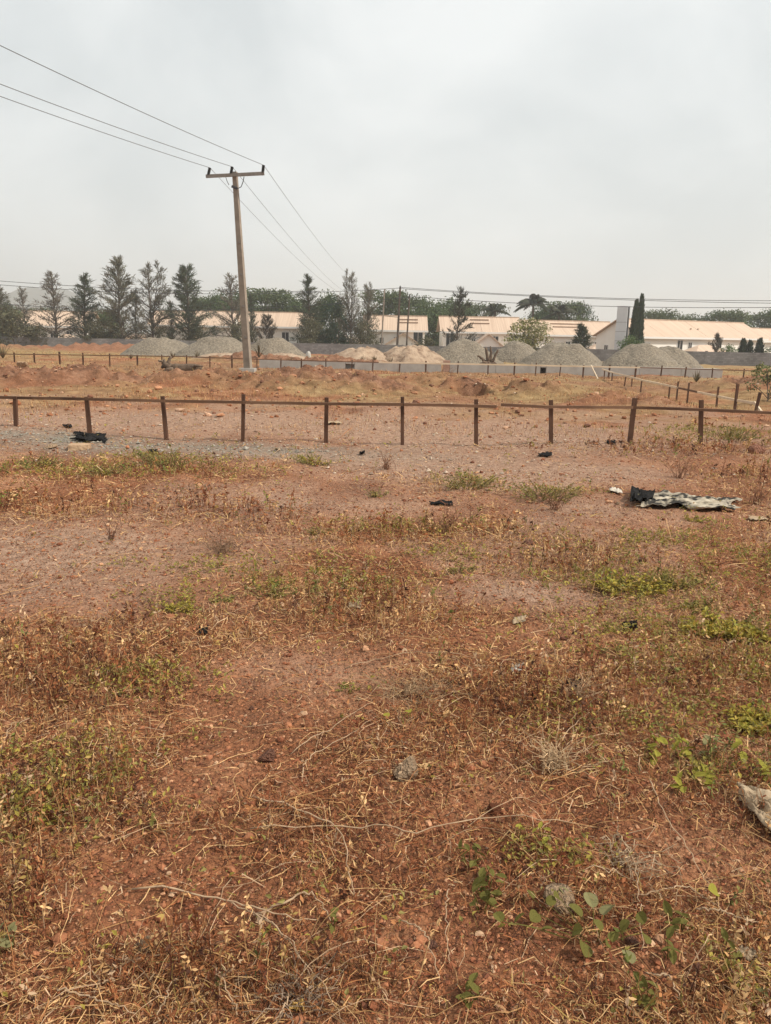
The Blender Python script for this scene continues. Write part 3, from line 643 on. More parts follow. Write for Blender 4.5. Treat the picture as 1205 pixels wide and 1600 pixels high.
cyp = cypress_mesh(9, .95, 301, (.045, .066, .028))
place_tree('cypress', 'taller dark cypress of the pair next to the tall grey sign', cyp, 998, 113, tree_h(998, 463, 113)/9, 0, 'tree', sx=.85)
place_tree('cypress', 'shorter dark cypress of the pair next to the tall grey sign', cyp, 990, 112.2, tree_h(990, 471, 112)/9, 2, 'tree', sx=.9)
hc = cypress_mesh(3.2, .75, 302, (.035, .045, .024))
for (px, yt, lab) in [(1163, 533, 'first of three small dark clipped trees before the last house'), (1174, 536, 'middle of three small dark clipped trees before the last house'), (1189, 533, 'third of the small dark clipped trees before the last house')]:
    place_tree('clipped_tree', lab, hc, px, 103, tree_h(px, yt, 103)/3.2, px, 'tree', 'small clipped trees before the last house')
for (px, yt, lab) in [(1140, 540, 'low dark shrub beside the clipped trees'), (1210, 538, 'low dark shrub past the clipped trees')]:
    place_tree('bush', lab, gb, px, 103, tree_h(px, yt, 103)/4, px, 'bush')

def palm_mesh(H, seed, nf=20, fl_=3.0, base=(.045, .055, .026), up=.55):
    global rng; rng = np.random.default_rng(seed); tr = MB(); zz = np.linspace(-.6, H, 10); tr.tube(np.stack([.25*np.sin(zz/H*2), zz*0, zz], 1), np.linspace(.24, .15, 10), 7)
    Cs, Ss, Ws = [], [], []; top = np.array([.25*math.sin(2), 0, H])
    for k in range(nf):
        az = k*2.399+rng.normal(0, .1); el = R(rng.uniform(-25, 75))*up+R(20); d = np.array([math.cos(az)*math.cos(el), math.sin(az)*math.cos(el), math.sin(el)]); f = np.linspace(0, 1, 9)[:, None]
        rp = top+d*fl_*f-np.array([0, 0, 1])*fl_*.55*f**2.2; tr.tube(rp, np.linspace(.045, .012, 9), 4, cap=False)
        sd_ = np.array([-math.sin(az), math.cos(az), 0])
        for j in range(46):
            s = .12+.88*j/46; kk = s*8; k0 = min(7, int(kk)); p0 = rp[k0]*(1-kk+k0)+rp[k0+1]*(kk-k0)
            for sg_ in (-1, 1):
                dl = unit(sd_*sg_+(rp[k0+1]-rp[k0])*1.1-np.array([0, 0, .45+.3*rng.random()])); ll = fl_*.2*math.sin(math.pi*min(1, .15+s*.85))*rng.uniform(.8, 1.1)+.1
                Cs.append([p0, p0+dl*ll*.55, p0+dl*ll-np.array([0, 0, .2*ll])]); Ss.append(unit(np.cross(dl, np.array([0, 0, 1.0])))); Ws.append([.03, .045, .008])
    V, Q = strips(np.array(Cs), np.array(Ss), np.array(Ws)); return tr.mesh('trunk'), mesh_np('crown', V, Q, colarr(len(Cs), 6, base, .3))
pa = palm_mesh(9, 401, 30, 2.9, (.05, .06, .034), 1.0); pb = palm_mesh(8, 402, 16, 3.0, (.055, .06, .03), .8)
place_tree('palm_tree', 'tall dark palm with a full round head above the roofs', pa, 828, 150, (tree_h(828, 463, 150)-1.2)/9, 0, 'tree')
place_tree('palm_tree', 'small open palm above the roof beside the thin conifer', pb, 771, 150, (tree_h(771, 476, 150)-1.3)/8, 1, 'tree')
place_tree('palm_tree', 'wide drooping palm beside the tall dark palm', pb, 874, 149, (tree_h(874, 477, 149)-1.4)/8, 2.2, 'tree', sx=1.15)
place_tree('palm_tree', 'short palm peeking over the peach roof between pines and dark tree', pb, 620, 168, (tree_h(620, 470, 168)-1.4)/8, 3.1, 'tree')

# ------------------------------------------------------------------ power line
def pole_parts(root, H, wb, wt, lean):
    """tapered square concrete pole with dark blocks drawn for the shade of its recesses, in root space"""
    mb = MB(); k = 12; zz = np.linspace(-.3, H, k)
    for f in range(k-1):
        a, b = f/(k-1), (f+1)/(k-1); V = []
        for (g, z) in ((a, zz[f]), (b, zz[f+1])):
            w = (wb*(1-g)+wt*g)/2; dd = w*.8
            ca, sa = math.cos(R(-16)), math.sin(R(-16)); V += [(lean*z+ix*w*ca-iy*dd*sa, ix*w*sa+iy*dd*ca, z) for ix, iy in ((-1, -1), (1, -1), (1, 1), (-1, 1))]
        fs = [(0, 1, 5, 4), (1, 2, 6, 5), (2, 3, 7, 6), (3, 0, 4, 7)]
        if f == k-2: fs.append((4, 5, 6, 7))
        mb.add(V, np.array(fs))
    link('shaft', mb.mesh('shaft'), M['pole'], root)
    for z in (.18*H, .34*H, .50*H, .66*H):
        w = wb+(wt-wb)*z/H; q = MB(); q.box((lean*z-w*.22, -w*.46-.02, z-.05), (lean*z+w*.22, -w*.30, z+.05)); link('recess_shade', q.mesh('recess_shade'), M['metal'], root)  # raised darker blocks, coloured as the shade of shallow recesses
PY = 35.0
pb_ = at(388, 574, PY); pt_ = at(367, 268.5, PY)
pz = gh(pb_[0], PY); HP = pt_[2]-pz; lean = (pt_[0]-pb_[0])/(HP)
pole = thing('power_pole', 'tall leaning concrete power pole with a steel crossarm and three insulators', 'utility pole', (pb_[0], PY, pz))
pole_parts(pole, HP, .32, .19, lean)
q = MB(); q.box((-.36, -.33, -.3), (.33, .3, .17)); link('footing', q.mesh('footing'), M['concrete'], pole)
def rel(v): return np.array(v)-np.array([pb_[0], PY, pz])
aL, aR = rel(at(322, 275.5, PY-.24)), rel(at(413, 271, PY-.24))
q = MB(); q.beam(aL, aR, .10, .13); link('crossarm', q.mesh('crossarm'), M['metal'], pole)
tips = []
for (px, py, px2, py2) in ((325.5, 274, 328, 262), (361, 271.5, 363, 260.5), (410.5, 270.5, 412, 258)):
    a, b = rel(at(px, py, PY-.24)), rel(at(px2, py2, PY-.24)); q = MB(); n_ = 15; pts = [a+(b-a)*t for t in np.linspace(0, 1, n_)]
    q.tube(pts, [.075 if j % 2 else .05 for j in range(n_)], 8); ins = link('insulator', q.mesh('insulator'), M['black'], pole)
    q = MB(); q.tube([a-(b-a)*.3, a+(b-a)*.12], .022, 5); link('pin', q.mesh('pin'), M['metal'], ins); tips.append(b+np.array([pb_[0], PY, pz]))
q = MB(); cc = [(381.5, 276), (380, 284), (377, 292), (371, 295), (366, 294)]; q.tube([rel(at(x, y, PY-.28)) for x, y in cc], .018, 5); link('stay_strap', q.mesh('stay_strap'), M['black'], pole)
q = MB(); q.tube([rel(at(x, y, PY-.28)) for x, y in ((353, 277), (355, 283), (358, 289))], .014, 5); link('stay_strap', q.mesh('stay_strap'), M['black'], pole)
q = MB(); a_, b_ = rel(at(362, 291, PY-.25)), rel(at(371, 294.5, PY-.25)); q.beam(a_, b_, .05, .1); link('bolt_plate', q.mesh('bolt_plate'), M['dark_steel'], pole)
# next pole down the line, and the one behind the camera's left shoulder
NX, NY = -3.2, 119.0
npz = gh(NX, NY); nH = 9.6
def span(a, b, sag, n=26):
    f = np.linspace(0, 1, n)[:, None]; P = np.asarray(a)+(np.asarray(b)-np.asarray(a))*f; P[:, 2] -= sag*4*(f*(1-f))[:, 0]; return P
prev = {0: (0, 152), 1: (0, 133), 2: (0, 73)}; dist = {0: 24.5, 1: 23.0, 2: 20.0}; nxt = {0: (541, 462), 1: (548, 461), 2: (553, 437)}
wl_names = {0: 'bare overhead wire on the outer insulator at the lower end of the crossarm', 1: 'bare overhead wire on the middle insulator at the pole head', 2: 'bare overhead wire on the outer insulator at the higher end of the crossarm'}
for k in range(3):
    tp_ = tips[k]; e = at(*prev[k], dist[k]); dirv = (e-tp_); far_ = tp_+dirv*2.6; far_[2] = e[2]+.5
    A = span(tp_, far_, 0); u_ = np.linspace(0, 1, len(A)); ue = 1/2.6
    zc = tp_[2]*(1-u_)+far_[2]*u_; off = (e[2]-(tp_[2]*(1-ue)+far_[2]*ue)+.0)+.03; A[:, 2] = zc+off/(ue*(1-ue))*u_*(1-u_)
    nx_ = at(*nxt[k], 118.5); B = span(tp_, nx_, .75 if k < 2 else .55); q = MB(); q.tube(np.vstack([A[::-1], B[1:]]), .011, 4)
    link('overhead_wire', q.mesh('overhead_wire'), M['wire'], label=wl_names[k], cat='wire', group='wires of the leaning power pole')
# slim poles near the house with the corner window
for (px, yt, Y, w, m_, lab, arm) in [(601, 452, 112, .2, 'pole', 'pale slim pole, one of three thin poles before the white house', False), (625.5, 448, 111, .30, 'bark', 'dark thick wooden pole, tallest of the three thin poles', True), (640, 462, 109.5, .22, 'bark', 'slightly tilted dark pole, shortest of the three thin poles', True)]:
    tp_ = at(px, yt, Y); foot = at(px-5.5, 545, Y); z = gh(foot[0], Y); Hh = tp_[2]-z
    r = thing('utility_pole', lab, 'utility pole', (foot[0], Y, z)); q = MB(); lx = tp_[0]-foot[0]; q.tube([(0, 0, -.4), (lx*.5, 0, Hh*.5), (lx, 0, Hh)], [w*.6, w*.52, w*.42], 8); link('shaft', q.mesh('shaft'), M[m_], r)
    if arm:
        q = MB(); q.beam((lx, -.9, Hh-.35), (lx, .9, Hh-.35), .1, .12); link('crossarm', q.mesh('crossarm'), M['metal'], r)
        for s in (-.8, 0, .8): q = MB(); q.tube([(lx, s, Hh-.32), (lx, s, Hh-.05), (lx, s, Hh+.1)], [.06, .09, .05], 6); link('insulator', q.mesh('insulator'), M['black'], r)
    else:
        q = MB(); q.beam((lx*.6, 0, Hh*.62), (lx*.6+2.2, 0, Hh*.6), .07, .07); link('strut', q.mesh('strut'), M['metal'], r)
for (A, B, sag, dA, dB, lab) in [
    ((0, 439, 110), (500, 455, 112), .5, 0, 0, 'upper thin cable crossing behind the pines toward the pole tops'), ((0, 445, 110), (625, 450, 111), 1.0, 0, 0, 'lower thin cable crossing behind the pines to the tallest thin pole'),
    ((-20, 473, 112), (640, 464, 110), 1.4, 0, 0, 'low sagging cable running behind the pines to the shortest thin pole'),
    ((625, 449, 111), (1230, 470, 96), .45, 0, 0, 'upper cable from the tallest thin pole over the peach roofs'), ((626, 451, 111), (1230, 474, 97), .35, 0, 0, 'second cable from the tallest thin pole over the peach roofs'),
    ((640, 463, 110), (1230, 480, 96), .55, 0, 0, 'lowest cable from the shortest thin pole past the tall grey sign')]:
    q = MB(); q.tube(span(at(*A), at(*B), sag, 30), .032, 4); link('overhead_cable', q.mesh('overhead_cable'), M['dark_steel'], label=lab, cat='cable', group='cables across the back of the site')

# ------------------------------------------------------------------ heaps of gravel and sand
def heap(name, label, cat, px, ybase, ytop, wpx, Y, m_, seed, skew=0.0, group=None, ragged=.06, peak=.75):
    p = at(px, ybase, Y); hgt = (ybase-ytop)/F*Y*1.0+.12; rx = wpx*1.06/F*Y/2; ry = rx*.85; z = gh(p[0], Y)
    hgt = at(px, ytop, Y)[2]-z
    nr, na = 34, 84; V = [(0, 0, 0)]; r_ = np.linspace(0, 1.12, nr)[1:]; a_ = np.linspace(0, 2*math.pi, na, endpoint=False)
    rr, aa = np.meshgrid(r_, a_, indexing='ij'); lob = 1+.16*(fbm(np.cos(aa)*1.6+seed, np.sin(aa)*1.6, 3, seed)-.5)*2
    x = rr*np.cos(aa)*rx*lob+skew*rx*(1-rr); y = rr*np.sin(aa)*ry*lob
    # straight flanks at the angle of repose, a rounded top and a spreading foot
    prof = np.where(rr < .22, peak+(1-peak)-1.05*rr**1.6, 0); top = 1-1.0*.22**1.6
    wv = rr*(1+.22*(fbm(np.cos(aa)*1.3+seed*2, np.sin(aa)*1.3+rr*.6, 3, seed+7)-.5)); prof = np.where(wv < .38, 1-.92*wv**1.9, (1-.92*.38**1.9)*(1-(wv-.38)/.66)); prof = np.where(wv > .86, np.minimum(prof, .20*np.clip((1.14-rr)/.28, 0, 1)**1.7), prof)
    zz = hgt*np.clip(prof, 0, 1)*(1+(fbm(x*.8, y*.8, 3, seed+3)-.5)*.42)+(fbm(x*3.5, y*3.5, 3, seed+5)-.5)*ragged*np.clip(1.1-rr, 0.1, 1)
    ox, oy = (.42 if seed % 2 else -.42)*rx, -.12*ry; h2_ = .74*hgt*np.clip(1.12-np.hypot((x-ox)/(.58*rx), (y-oy)/(.62*ry))**1.25, 0, .9); zz = np.where(h2_ > zz, zz+(h2_-zz)*.85, zz)
    zz = zz+np.where(rr > 1.05, -.12, 0); c0 = hgt
    V = np.vstack([[(skew*rx, 0, c0)], np.stack([x, y, zz], -1).reshape(-1, 3)])
    i = 1+(np.arange(nr-2)*na)[:, None]; j = np.arange(na)[None]; j2 = (j+1) % na
    Q = np.stack([i+j, i+na+j, i+na+j2, i+j2], -1).reshape(-1, 4); T = np.stack([np.zeros(na, int), 1+np.arange(na), 1+(np.arange(na)+1) % na], 1)
    me = mesh_np('heap', V, [Q, T], smooth=True)
    return link(name, me, M[m_], None, label, cat, group, loc=(p[0], Y, z))
GG = 'gravel heaps dumped across the site'
for (px, yb, yt, w, Y, sk, lab) in [
    (254, 556, 526, 112, 60, 0, 'grey gravel heap below the dense dark pine, end of its row away from the pole'),
    (342, 556, 526, 118, 58, .05, 'wide grey gravel heap between another heap and the leaning pole'),
    (428, 557, 526, 100, 60, .1, 'grey gravel heap just past the leaning pole'),
    (724, 566, 532, 112, 58, 0, 'grey gravel heap next to the sand, behind the dead tree stump'),
    (806, 566, 533, 92, 63, 0, 'grey gravel heap set back between two bigger heaps under the flowering bush'),
    (877, 567, 533, 124, 58, .05, 'biggest grey gravel heap, with the block wall showing past its far slope'),
    (1000, 572, 539, 116, 57, .0, 'sharp grey gravel heap in front of the cypress pair'),
    (1040, 573, 541, 100, 62, .1, 'grey gravel heap partly hidden behind the one before the cypresses')]:
    heap('gravel_heap', lab, 'gravel heap', px, yb, yt, w, Y, 'gravel', int(px), sk, GG)
heap('sand_heap', 'low pale sand heap next to the sack, with dark lumps on it', 'sand heap', 562, 560, 544, 104, 57, 'sand', 3, .1, 'sand heaps', .34)
heap('sand_heap', 'tan sand heap with brown earth on top, touching the gravel', 'sand heap', 642, 563, 540, 116, 57, 'sand', 9, -.05, 'sand heaps', .42)
heap('earth_heap', 'small spill of brown earth at the foot of the gravel heap past the pole', 'earth heap', 445, 570, 553, 100, 53, 'sand', 12, 0, None, .12)
heap('earth_heap', 'low brown earth heap between the pole and the gravel heaps', 'earth heap', 350, 568, 551, 95, 52, 'sand', 14, 0, None, .12)

# ------------------------------------------------------------------ low concrete drain wall and the far setting-out fence
dw = thing('drain_wall', 'low grey concrete drain wall standing behind the far row of short posts', 'wall', (*at(405, 563, 41.5)[:2], 0))
do = np.array(dw.location)
topy = lambda x: np.interp(x, [405, 600, 716, 930, 1130], [562.5, 567, 569, 572.5, 577])
cuts = [405, 470, 540, 554, 622, 690, 703, 775, 845, 854, 930, 1000, 1065, 1130]
for a, b in zip(cuts[:-1], cuts[1:]):
    if (a, b) == (690, 703): continue
    pa_, pb2 = at(a, topy(a), 41.5), at(b, topy(b), 41.5); hole = (a, b) in ((540, 554), (845, 854))
    for (z0, z1, yo) in ([(-.62, 0, 0)] if not hole else [(-.10, 0, 0)]):
        V = []
        for p_ in (pa_+np.array([.008, 0, 0]), pb2-np.array([.008, 0, 0])):
            g = gh(p_[0], 41.5); zb = (g-.5) if not hole else p_[2]-.10
            V += [(p_[0], 41.5, zb), (p_[0], 42.4, zb), (p_[0], 42.4, p_[2]), (p_[0], 41.5, p_[2])]
        q = MB(); q.add(np.array(V)-do, np.array([(0, 1, 2, 3), (7, 6, 5, 4), (0, 4, 5, 1), (1, 5, 6, 2), (2, 6, 7, 3), (3, 7, 4, 0)])); link('lintel' if hole else 'wall_panel', q.mesh('panel'), M['concrete'], dw)
    if hole:
        q = MB(); q.box((pa_[0], 42.0, gh(pa_[0], 42)-.3), (pb2[0], 42.4, pa_[2]-.11)); o = link('back_panel', q.mesh('back_panel'), M['deadwood'] if a > 800 else M['trim'], dw); o.location = tuple(-do)
M['brickred'] = mat('clay_block', (.30, .17, .12), (.42, .27, .2), scale=4, rough=.9)
p = at(697, 586, 41.6); bpile = thing('block_stack', 'small stack of reddish blocks filling the gap in the drain wall', 'blocks', (p[0], 41.6, gh(p[0], 41.6)))
for k in range(4):
    q = MB(); q.box((-.19+.03*(k % 2), -.1, k*.15), (.17+.03*(k % 2), .12, k*.15+.145)); link('block', q.mesh('block'), M['brickred'], bpile)

railY = lambda x: np.interp(x, [-60, 0, 130, 213, 293, 363, 440, 510, 600, 716, 839, 930, 1034, 1114, 1205, 1260], [552, 553, 554, 556, 557, 559, 563, 564, 566, 568.3, 570.5, 572.5, 574.5, 577, 580, 582])
FY = 39.5
ff = thing('setting_out_fence', 'long far row of short timber posts with a thin rail, before the drain wall', 'fence', (0, FY, 0))
fo = np.array(ff.location)
random.seed(3)
for k, px in enumerate([-45, -12, 21, 53, 92, 129, 171, 214, 252, 292, 328, 363, 402, 440, 471, 510, 550, 584, 626, 666, 716, 763, 804, 839, 877, 913, 953, 994, 1034, 1073, 1114, 1163, 1212, 1250]):
    t = at(px+random.uniform(-1, 1), railY(px)-random.uniform(1.2, 4.2), FY+.05); g = gh(t[0], FY); lx = random.uniform(-.03, .03)+(.06 if px == 626 else 0)
    q = MB(); w = random.uniform(.05, .08); q.beam(np.array([t[0]-lx-.02, FY+.05, g-.3])-fo, t-fo, w, w*.8, .12); link('post', q.mesh('post'), M['fence'], ff)
ends = [-50, 60, 172, 295, 400, 512, 592, 690, 780, 905, 1000, 1115, 1255]
for a, b in zip(ends[:-1], ends[1:]):
    q = MB(); q.beam(at(a, railY(a)+.4, FY-.01)-fo, at(b, railY(b)+.4, FY-.01)-fo, .03, .075 if 590 < a < 1000 else .05, .1); link('rail', q.mesh('rail'), M['pale_wood'] if 590 < a < 990 else M['rail'], ff)  # middle boards take the paler timber colour

# near setting-out fence
nf = thing('setting_out_fence', 'nearer long row of brown timber posts with a rail across the open ground', 'fence', (0, 11.3, 0)); no = np.array(nf.location)
NP = [(-215, 614, 662), (-95, 616, 666), (25, 621, 672), (138, 620, 680), (257, 619, 684), (380, 616, 688), (510, 621, 689), (629, 620, 692), (744, 624, 693), (861, 625, 694), (988, 622, 692), (1095, 625, 698), (1212, 628, 702), (1330, 632, 706)]
tilt = {25: -2, 138: -5, 257: -6, 380: 1, 510: 1, 988: 8, 1095: 2}
depth = {}
for (px, yt, yb) in NP:
    g = gp(px-tilt.get(px, 0)*.5, yb); Yp = g[1]; depth[px] = Yp; t = at(px+tilt.get(px, 0)*.5, yt, Yp+.02)
    q = MB(); d_ = (t-g)/np.linalg.norm(t-g); w = .05+.008*random.random()
    if px == 988: w = .068
    q.beam(g-d_*.35-no, t-no, w, .05, .08); link('post', q.mesh('post'), M['fence'], nf)
dk_x = sorted(depth); dY = lambda x: np.interp(x, dk_x, [depth[k] for k in dk_x])-.045
nry = lambda x: np.interp(x, [-215, 0, 138, 257, 380, 510, 629, 744, 775, 783, 861, 988, 1095, 1205, 1330], [616, 621, 623.5, 626.5, 628.5, 631, 632, 634, 636, 632.5, 636, 636.5, 640, 645, 652])
for (a, b) in [(-215, -97), (-95, 26), (27, 258), (259, 511), (512, 629.5), (631, 776), (783, 989), (990, 1212), (1214, 1330)]:
    n_ = max(2, int((b-a)/60)); xs = np.linspace(a, b, n_+1); pts = [at(x, nry(x), dY(x)-(.03 if a in (27, 512, 783, 1214) else 0)) for x in xs]; q = MB()
    V = []
    for p_ in pts:
        w = .021; V += [(p_[0], p_[1]-.018, p_[2]-w), (p_[0], p_[1]+.018, p_[2]-w), (p_[0], p_[1]+.018, p_[2]+w+random.uniform(-.003, .003)), (p_[0], p_[1]-.018, p_[2]+w+random.uniform(-.003, .003))]
    fs = [(0, 1, 2, 3), (4*n_+3, 4*n_+2, 4*n_+1, 4*n_)]
    for k in range(n_):
        o_ = 4*k; fs += [(o_, o_+4, o_+5, o_+1), (o_+1, o_+5, o_+6, o_+2), (o_+2, o_+6, o_+7, o_+3), (o_+3, o_+7, o_+4, o_)]
    q.add(np.array(V)-no, np.array(fs)); link('rail', q.mesh('rail'), M['rail'], nf)

# side fence that joins the two, half buried in the earth
sf = thing('setting_out_fence', 'broken side fence with a pale wavy rail over the red earth bank', 'fence', (9.5, 20, 0)); so = np.array(sf.location)
sY = lambda px: np.interp(px, [941, 945, 957, 966, 978, 988, 1003, 1047, 1060, 1077, 1123, 1153, 1180, 1188], [36, 34.5, 33.1, 32.4, 31.3, 30.4, 29.2, 25.9, 25, 24, 21.6, 20.2, 19.1, 18.7])
for (px, yt, bx) in [(945, 579, 0), (957, 583, 0), (966, 597, 0), (978, 589, -2), (988, 591, 0), (1003, 593, 0), (1047, 601, 0), (1060, 596, 0), (1077, 598, 0), (1123, 604, 0), (1153, 600, 0), (1188, 613, -6)]:
    Yp = sY(px)+.05; t = at(px, yt, Yp); g = gh(t[0], Yp); q = MB(); w = .045 if px < 1150 else .06; b0 = np.array([t[0]+bx/F*Yp, Yp, min(g, t[2]-.15)-.35]); q.beam(b0-so, t-so, w, w*.85, .12); link('post', q.mesh('post'), M['fence'], sf)
SR = [(941, 577), (960, 583), (985, 589), (1003, 594), (1035, 600.5), (1060, 606), (1090, 612.5), (1125, 620), (1153, 626), (1180, 630)]
for k, (a, b) in enumerate(zip(SR[:-1], SR[1:])):
    q = MB(); q.beam(at(*a, sY(a[0])-.02)-so, at(*b, sY(b[0])-.02)-so, .035, .06, .1); link('rail', q.mesh('rail'), M['pale_wood'] if k not in (5,) else M['rail'], sf)
q = MB(); q.beam(at(1179, 629, 19.0)-so, at(1213, 676, 17.6)-so, .04, .07); link('fallen_rail', q.mesh('fallen_rail'), M['pale_wood'], sf)
p = at(938, 600, 35.5); q = MB(); q.beam(at(924, 571.5, 38.8)-p, at(938, 600, 35.6)-p, .04, .07); link('loose_plank', q.mesh('loose_plank'), M['pale_wood'], None, 'pale loose plank leaning against the far post row', 'plank', loc=p)

# ------------------------------------------------------------------ rocks, stumps, cloths and litter
import bmesh
def rock_mesh(seed, sub=3, rough=.35, flat=.75):
    bm = bmesh.new(); bmesh.ops.create_icosphere(bm, subdivisions=sub, radius=1); co = np.array([v.co for v in bm.verts]); fc = np.array([[v.index for v in f.verts] for f in bm.faces]); bm.free()
    n = fbm(co[:, 0]*1.1+seed*3.1+co[:, 2]*.7, co[:, 1]*1.1-seed+co[:, 2]*.9, 4, seed); n2 = vnoise(co[:, 0]*2+seed, co[:, 2]*2+co[:, 1], seed+9)
    co = co*(1+rough*(n-.5)*2+.12*(n2-.5))[:, None]
    for k in range(9):                                # chipped facets
        d = unit(np.random.default_rng(seed*10+k).normal(size=3)); s = co@d; lim = .62; co = co-np.outer(np.clip(s-lim, 0, None)*.92, d)
    co[:, 2] *= flat; return mesh_np('rock', co, fc)
M['rock_red'] = mat('laterite_rock', (.16, .06, .035), (.33, .16, .10), scale=3, rough=.9, bump=.10, bscale=3.5)
M['rock_tan'] = mat('tan_rock', (.33, .20, .11), (.55, .38, .24), scale=3, rough=.9, bump=.10, bscale=3.5)
M['rock_pale'] = mat('pale_rock', (.30, .19, .11), (.55, .40, .26), scale=4, rough=.9, bump=.10, bscale=3.5, c3=(.42, .28, .17))
M['rock_rust'] = mat('rust_stone', (.16, .05, .02), (.30, .10, .04), scale=3, rough=.9, bump=.04)
for (px, py, wpx, m_, fl2, lab, seed) in [(419, 1187, 30, 'rock_red', .75, 'reddish brown stone lying alone on bare soil', 1), (636, 1212, 50, 'rock_pale', .75, 'pale crumbly rock among tangled dry stalks', 2), (771, 1270, 26, 'rock_rust', .95, 'small rust-red pointed stone', 3), (226, 1473, 30, 'rock_tan', .6, 'small tan wedge-shaped stone on red soil', 4),
        (870, 1402, 58, 'rock_pale', .7, 'whitish lump of rubble behind the round-leaved weed', 5), (1003, 880, 18, 'rock_red', .6, 'brown stone above the leafy green weeds', 6), (825, 852, 22, 'rock_red', .5, 'flat dark red stone on the open ground', 7), (1180, 712, 32, 'rock_red', .6, 'dark red clod in the dry weeds under the fence end', 8),
        (38, 583, 22, 'rock_tan', .85, 'pale boulder in dry grass before the far post row', 9), (393, 1105, 10, 'rock_red', .7, 'small dark stone by the dry stalks', 10), (675, 1478, 20, 'rock_red', .6, 'dull red stone near loose dry stems', 11), (985, 1475, 22, 'rock_red', .6, 'reddish stone beside the round-leaved weed', 12), (562, 1092, 10, 'rock_pale', .7, 'tiny pale stone on bare soil patch', 13),
        (432, 880, 12, 'rock_tan', .6, 'light tan stone on the pale soil', 14), (80, 703, 24, 'rock_pale', .35, 'flat pale stone next to the concrete block', 15), (965, 790, 9, 'rock_tan', .6, 'small stone beside the white scrap', 16)]:
    g = gp(px, py); r = wpx/F*np.hypot(g[1], 1.6)/2; me = rock_mesh(seed, 3 if wpx > 15 else 2, .35, fl2); o = link('stone', me, M[m_], None, lab, 'stone', loc=g+np.array([0, 0, r*fl2*.45])); o.scale = (r, r*.9, r); o.rotation_euler.z = seed
g = gp(125, 703); q = MB(); q.box((-.13, -.1, -.03), (.13, .1, .07)); o = link('concrete_block', q.mesh('concrete_block'), M['rock_tan'], None, 'dusty rectangular block in front of the black plastic sheet', 'block', loc=g); o.rotation_euler.z = .2

# dead stump with upright roots on the gravel
def tubes_obj(name, lst, m_, parent, n=7):
    for pts, rad in lst:
        k = 8; f = np.linspace(0, 1, k); P = np.array(pts, float); t = np.linspace(0, 1, len(P)); C = np.stack([np.interp(f, t, P[:, j]) for j in range(3)], 1)+rng.normal(0, .02, (k, 3)); q = MB(); q.tube(C, np.interp(f, [0, 1], rad)*rng.uniform(.85, 1.15, k), n); link(name, q.mesh(name, True), m_, parent)
p = at(764, 566, 50.0); st = thing('dead_stump', 'dead uprooted stump with clawing roots at the foot of the gravel', 'stump', (p[0], 50, gh(p[0], 50)))
q = rock_mesh(33, 3, .3, .7); o = link('root_ball', q, M['deadwood'], st, loc=(0, 0, .18)); o.scale = (.55, .4, .5)
tubes_obj('root', [([(0, 0, .3), (-.15, 0, .8), (-.22, 0, 1.25)], (.14, .07)), ([(.05, 0, .3), (.12, .0, .9), (.05, 0, 1.3)], (.13, .05)), ([(-.1, 0, .25), (-.5, 0, .55), (-.72, 0, .68)], (.12, .05)), ([(.15, 0, .25), (.4, 0, .7), (.55, 0, 1.15)], (.12, .05)), ([(0, -.1, .2), (.3, -.2, .5), (.42, -.2, .85)], (.1, .04)), ([(-.1, -.1, .2), (-.35, -.3, .3), (-.6, -.3, .2)], (.12, .05)), ([(0, .1, .2), (-.1, .2, .9)], (.1, .05))], M['deadwood'], st)
g = gp(283, 579); lg = thing('fallen_log', 'dark fallen log with a splintered root end on the grass', 'log', g)
s_ = g[1]/F
tubes_obj('trunk', [([(-14*s_, 0, .16), (8*s_, .1, .2), (30*s_, .15, .14)], (.24, .17))], M['deadwood'], lg, 10)
tubes_obj('root', [([(-14*s_, 0, .2), (-22*s_, -.1, .35), (-26*s_, 0, .62)], (.16, .05)), ([(-14*s_, 0, .2), (-26*s_, 0, .3), (-31*s_, 0, .15)], (.16, .06)), ([(-16*s_, 0, .2), (-18*s_, 0, .5), (-15*s_, 0, .68)], (.13, .05)), ([(-14*s_, .1, .2), (-30*s_, .2, .45), (-34*s_, .1, .5)], (.11, .04)), ([(-12*s_, -.1, .15), (-20*s_, -.3, .1), (-26*s_, -.35, -.02)], (.13, .05))], M['deadwood'], lg)
tubes_obj('branch', [([(14*s_, .1, .18), (24*s_, -.1, .3), (34*s_, -.15, .34)], (.1, .04)), ([(22*s_, .1, .15), (32*s_, .0, .12), (42*s_, .05, .05)], (.12, .06))], M['deadwood'], lg)

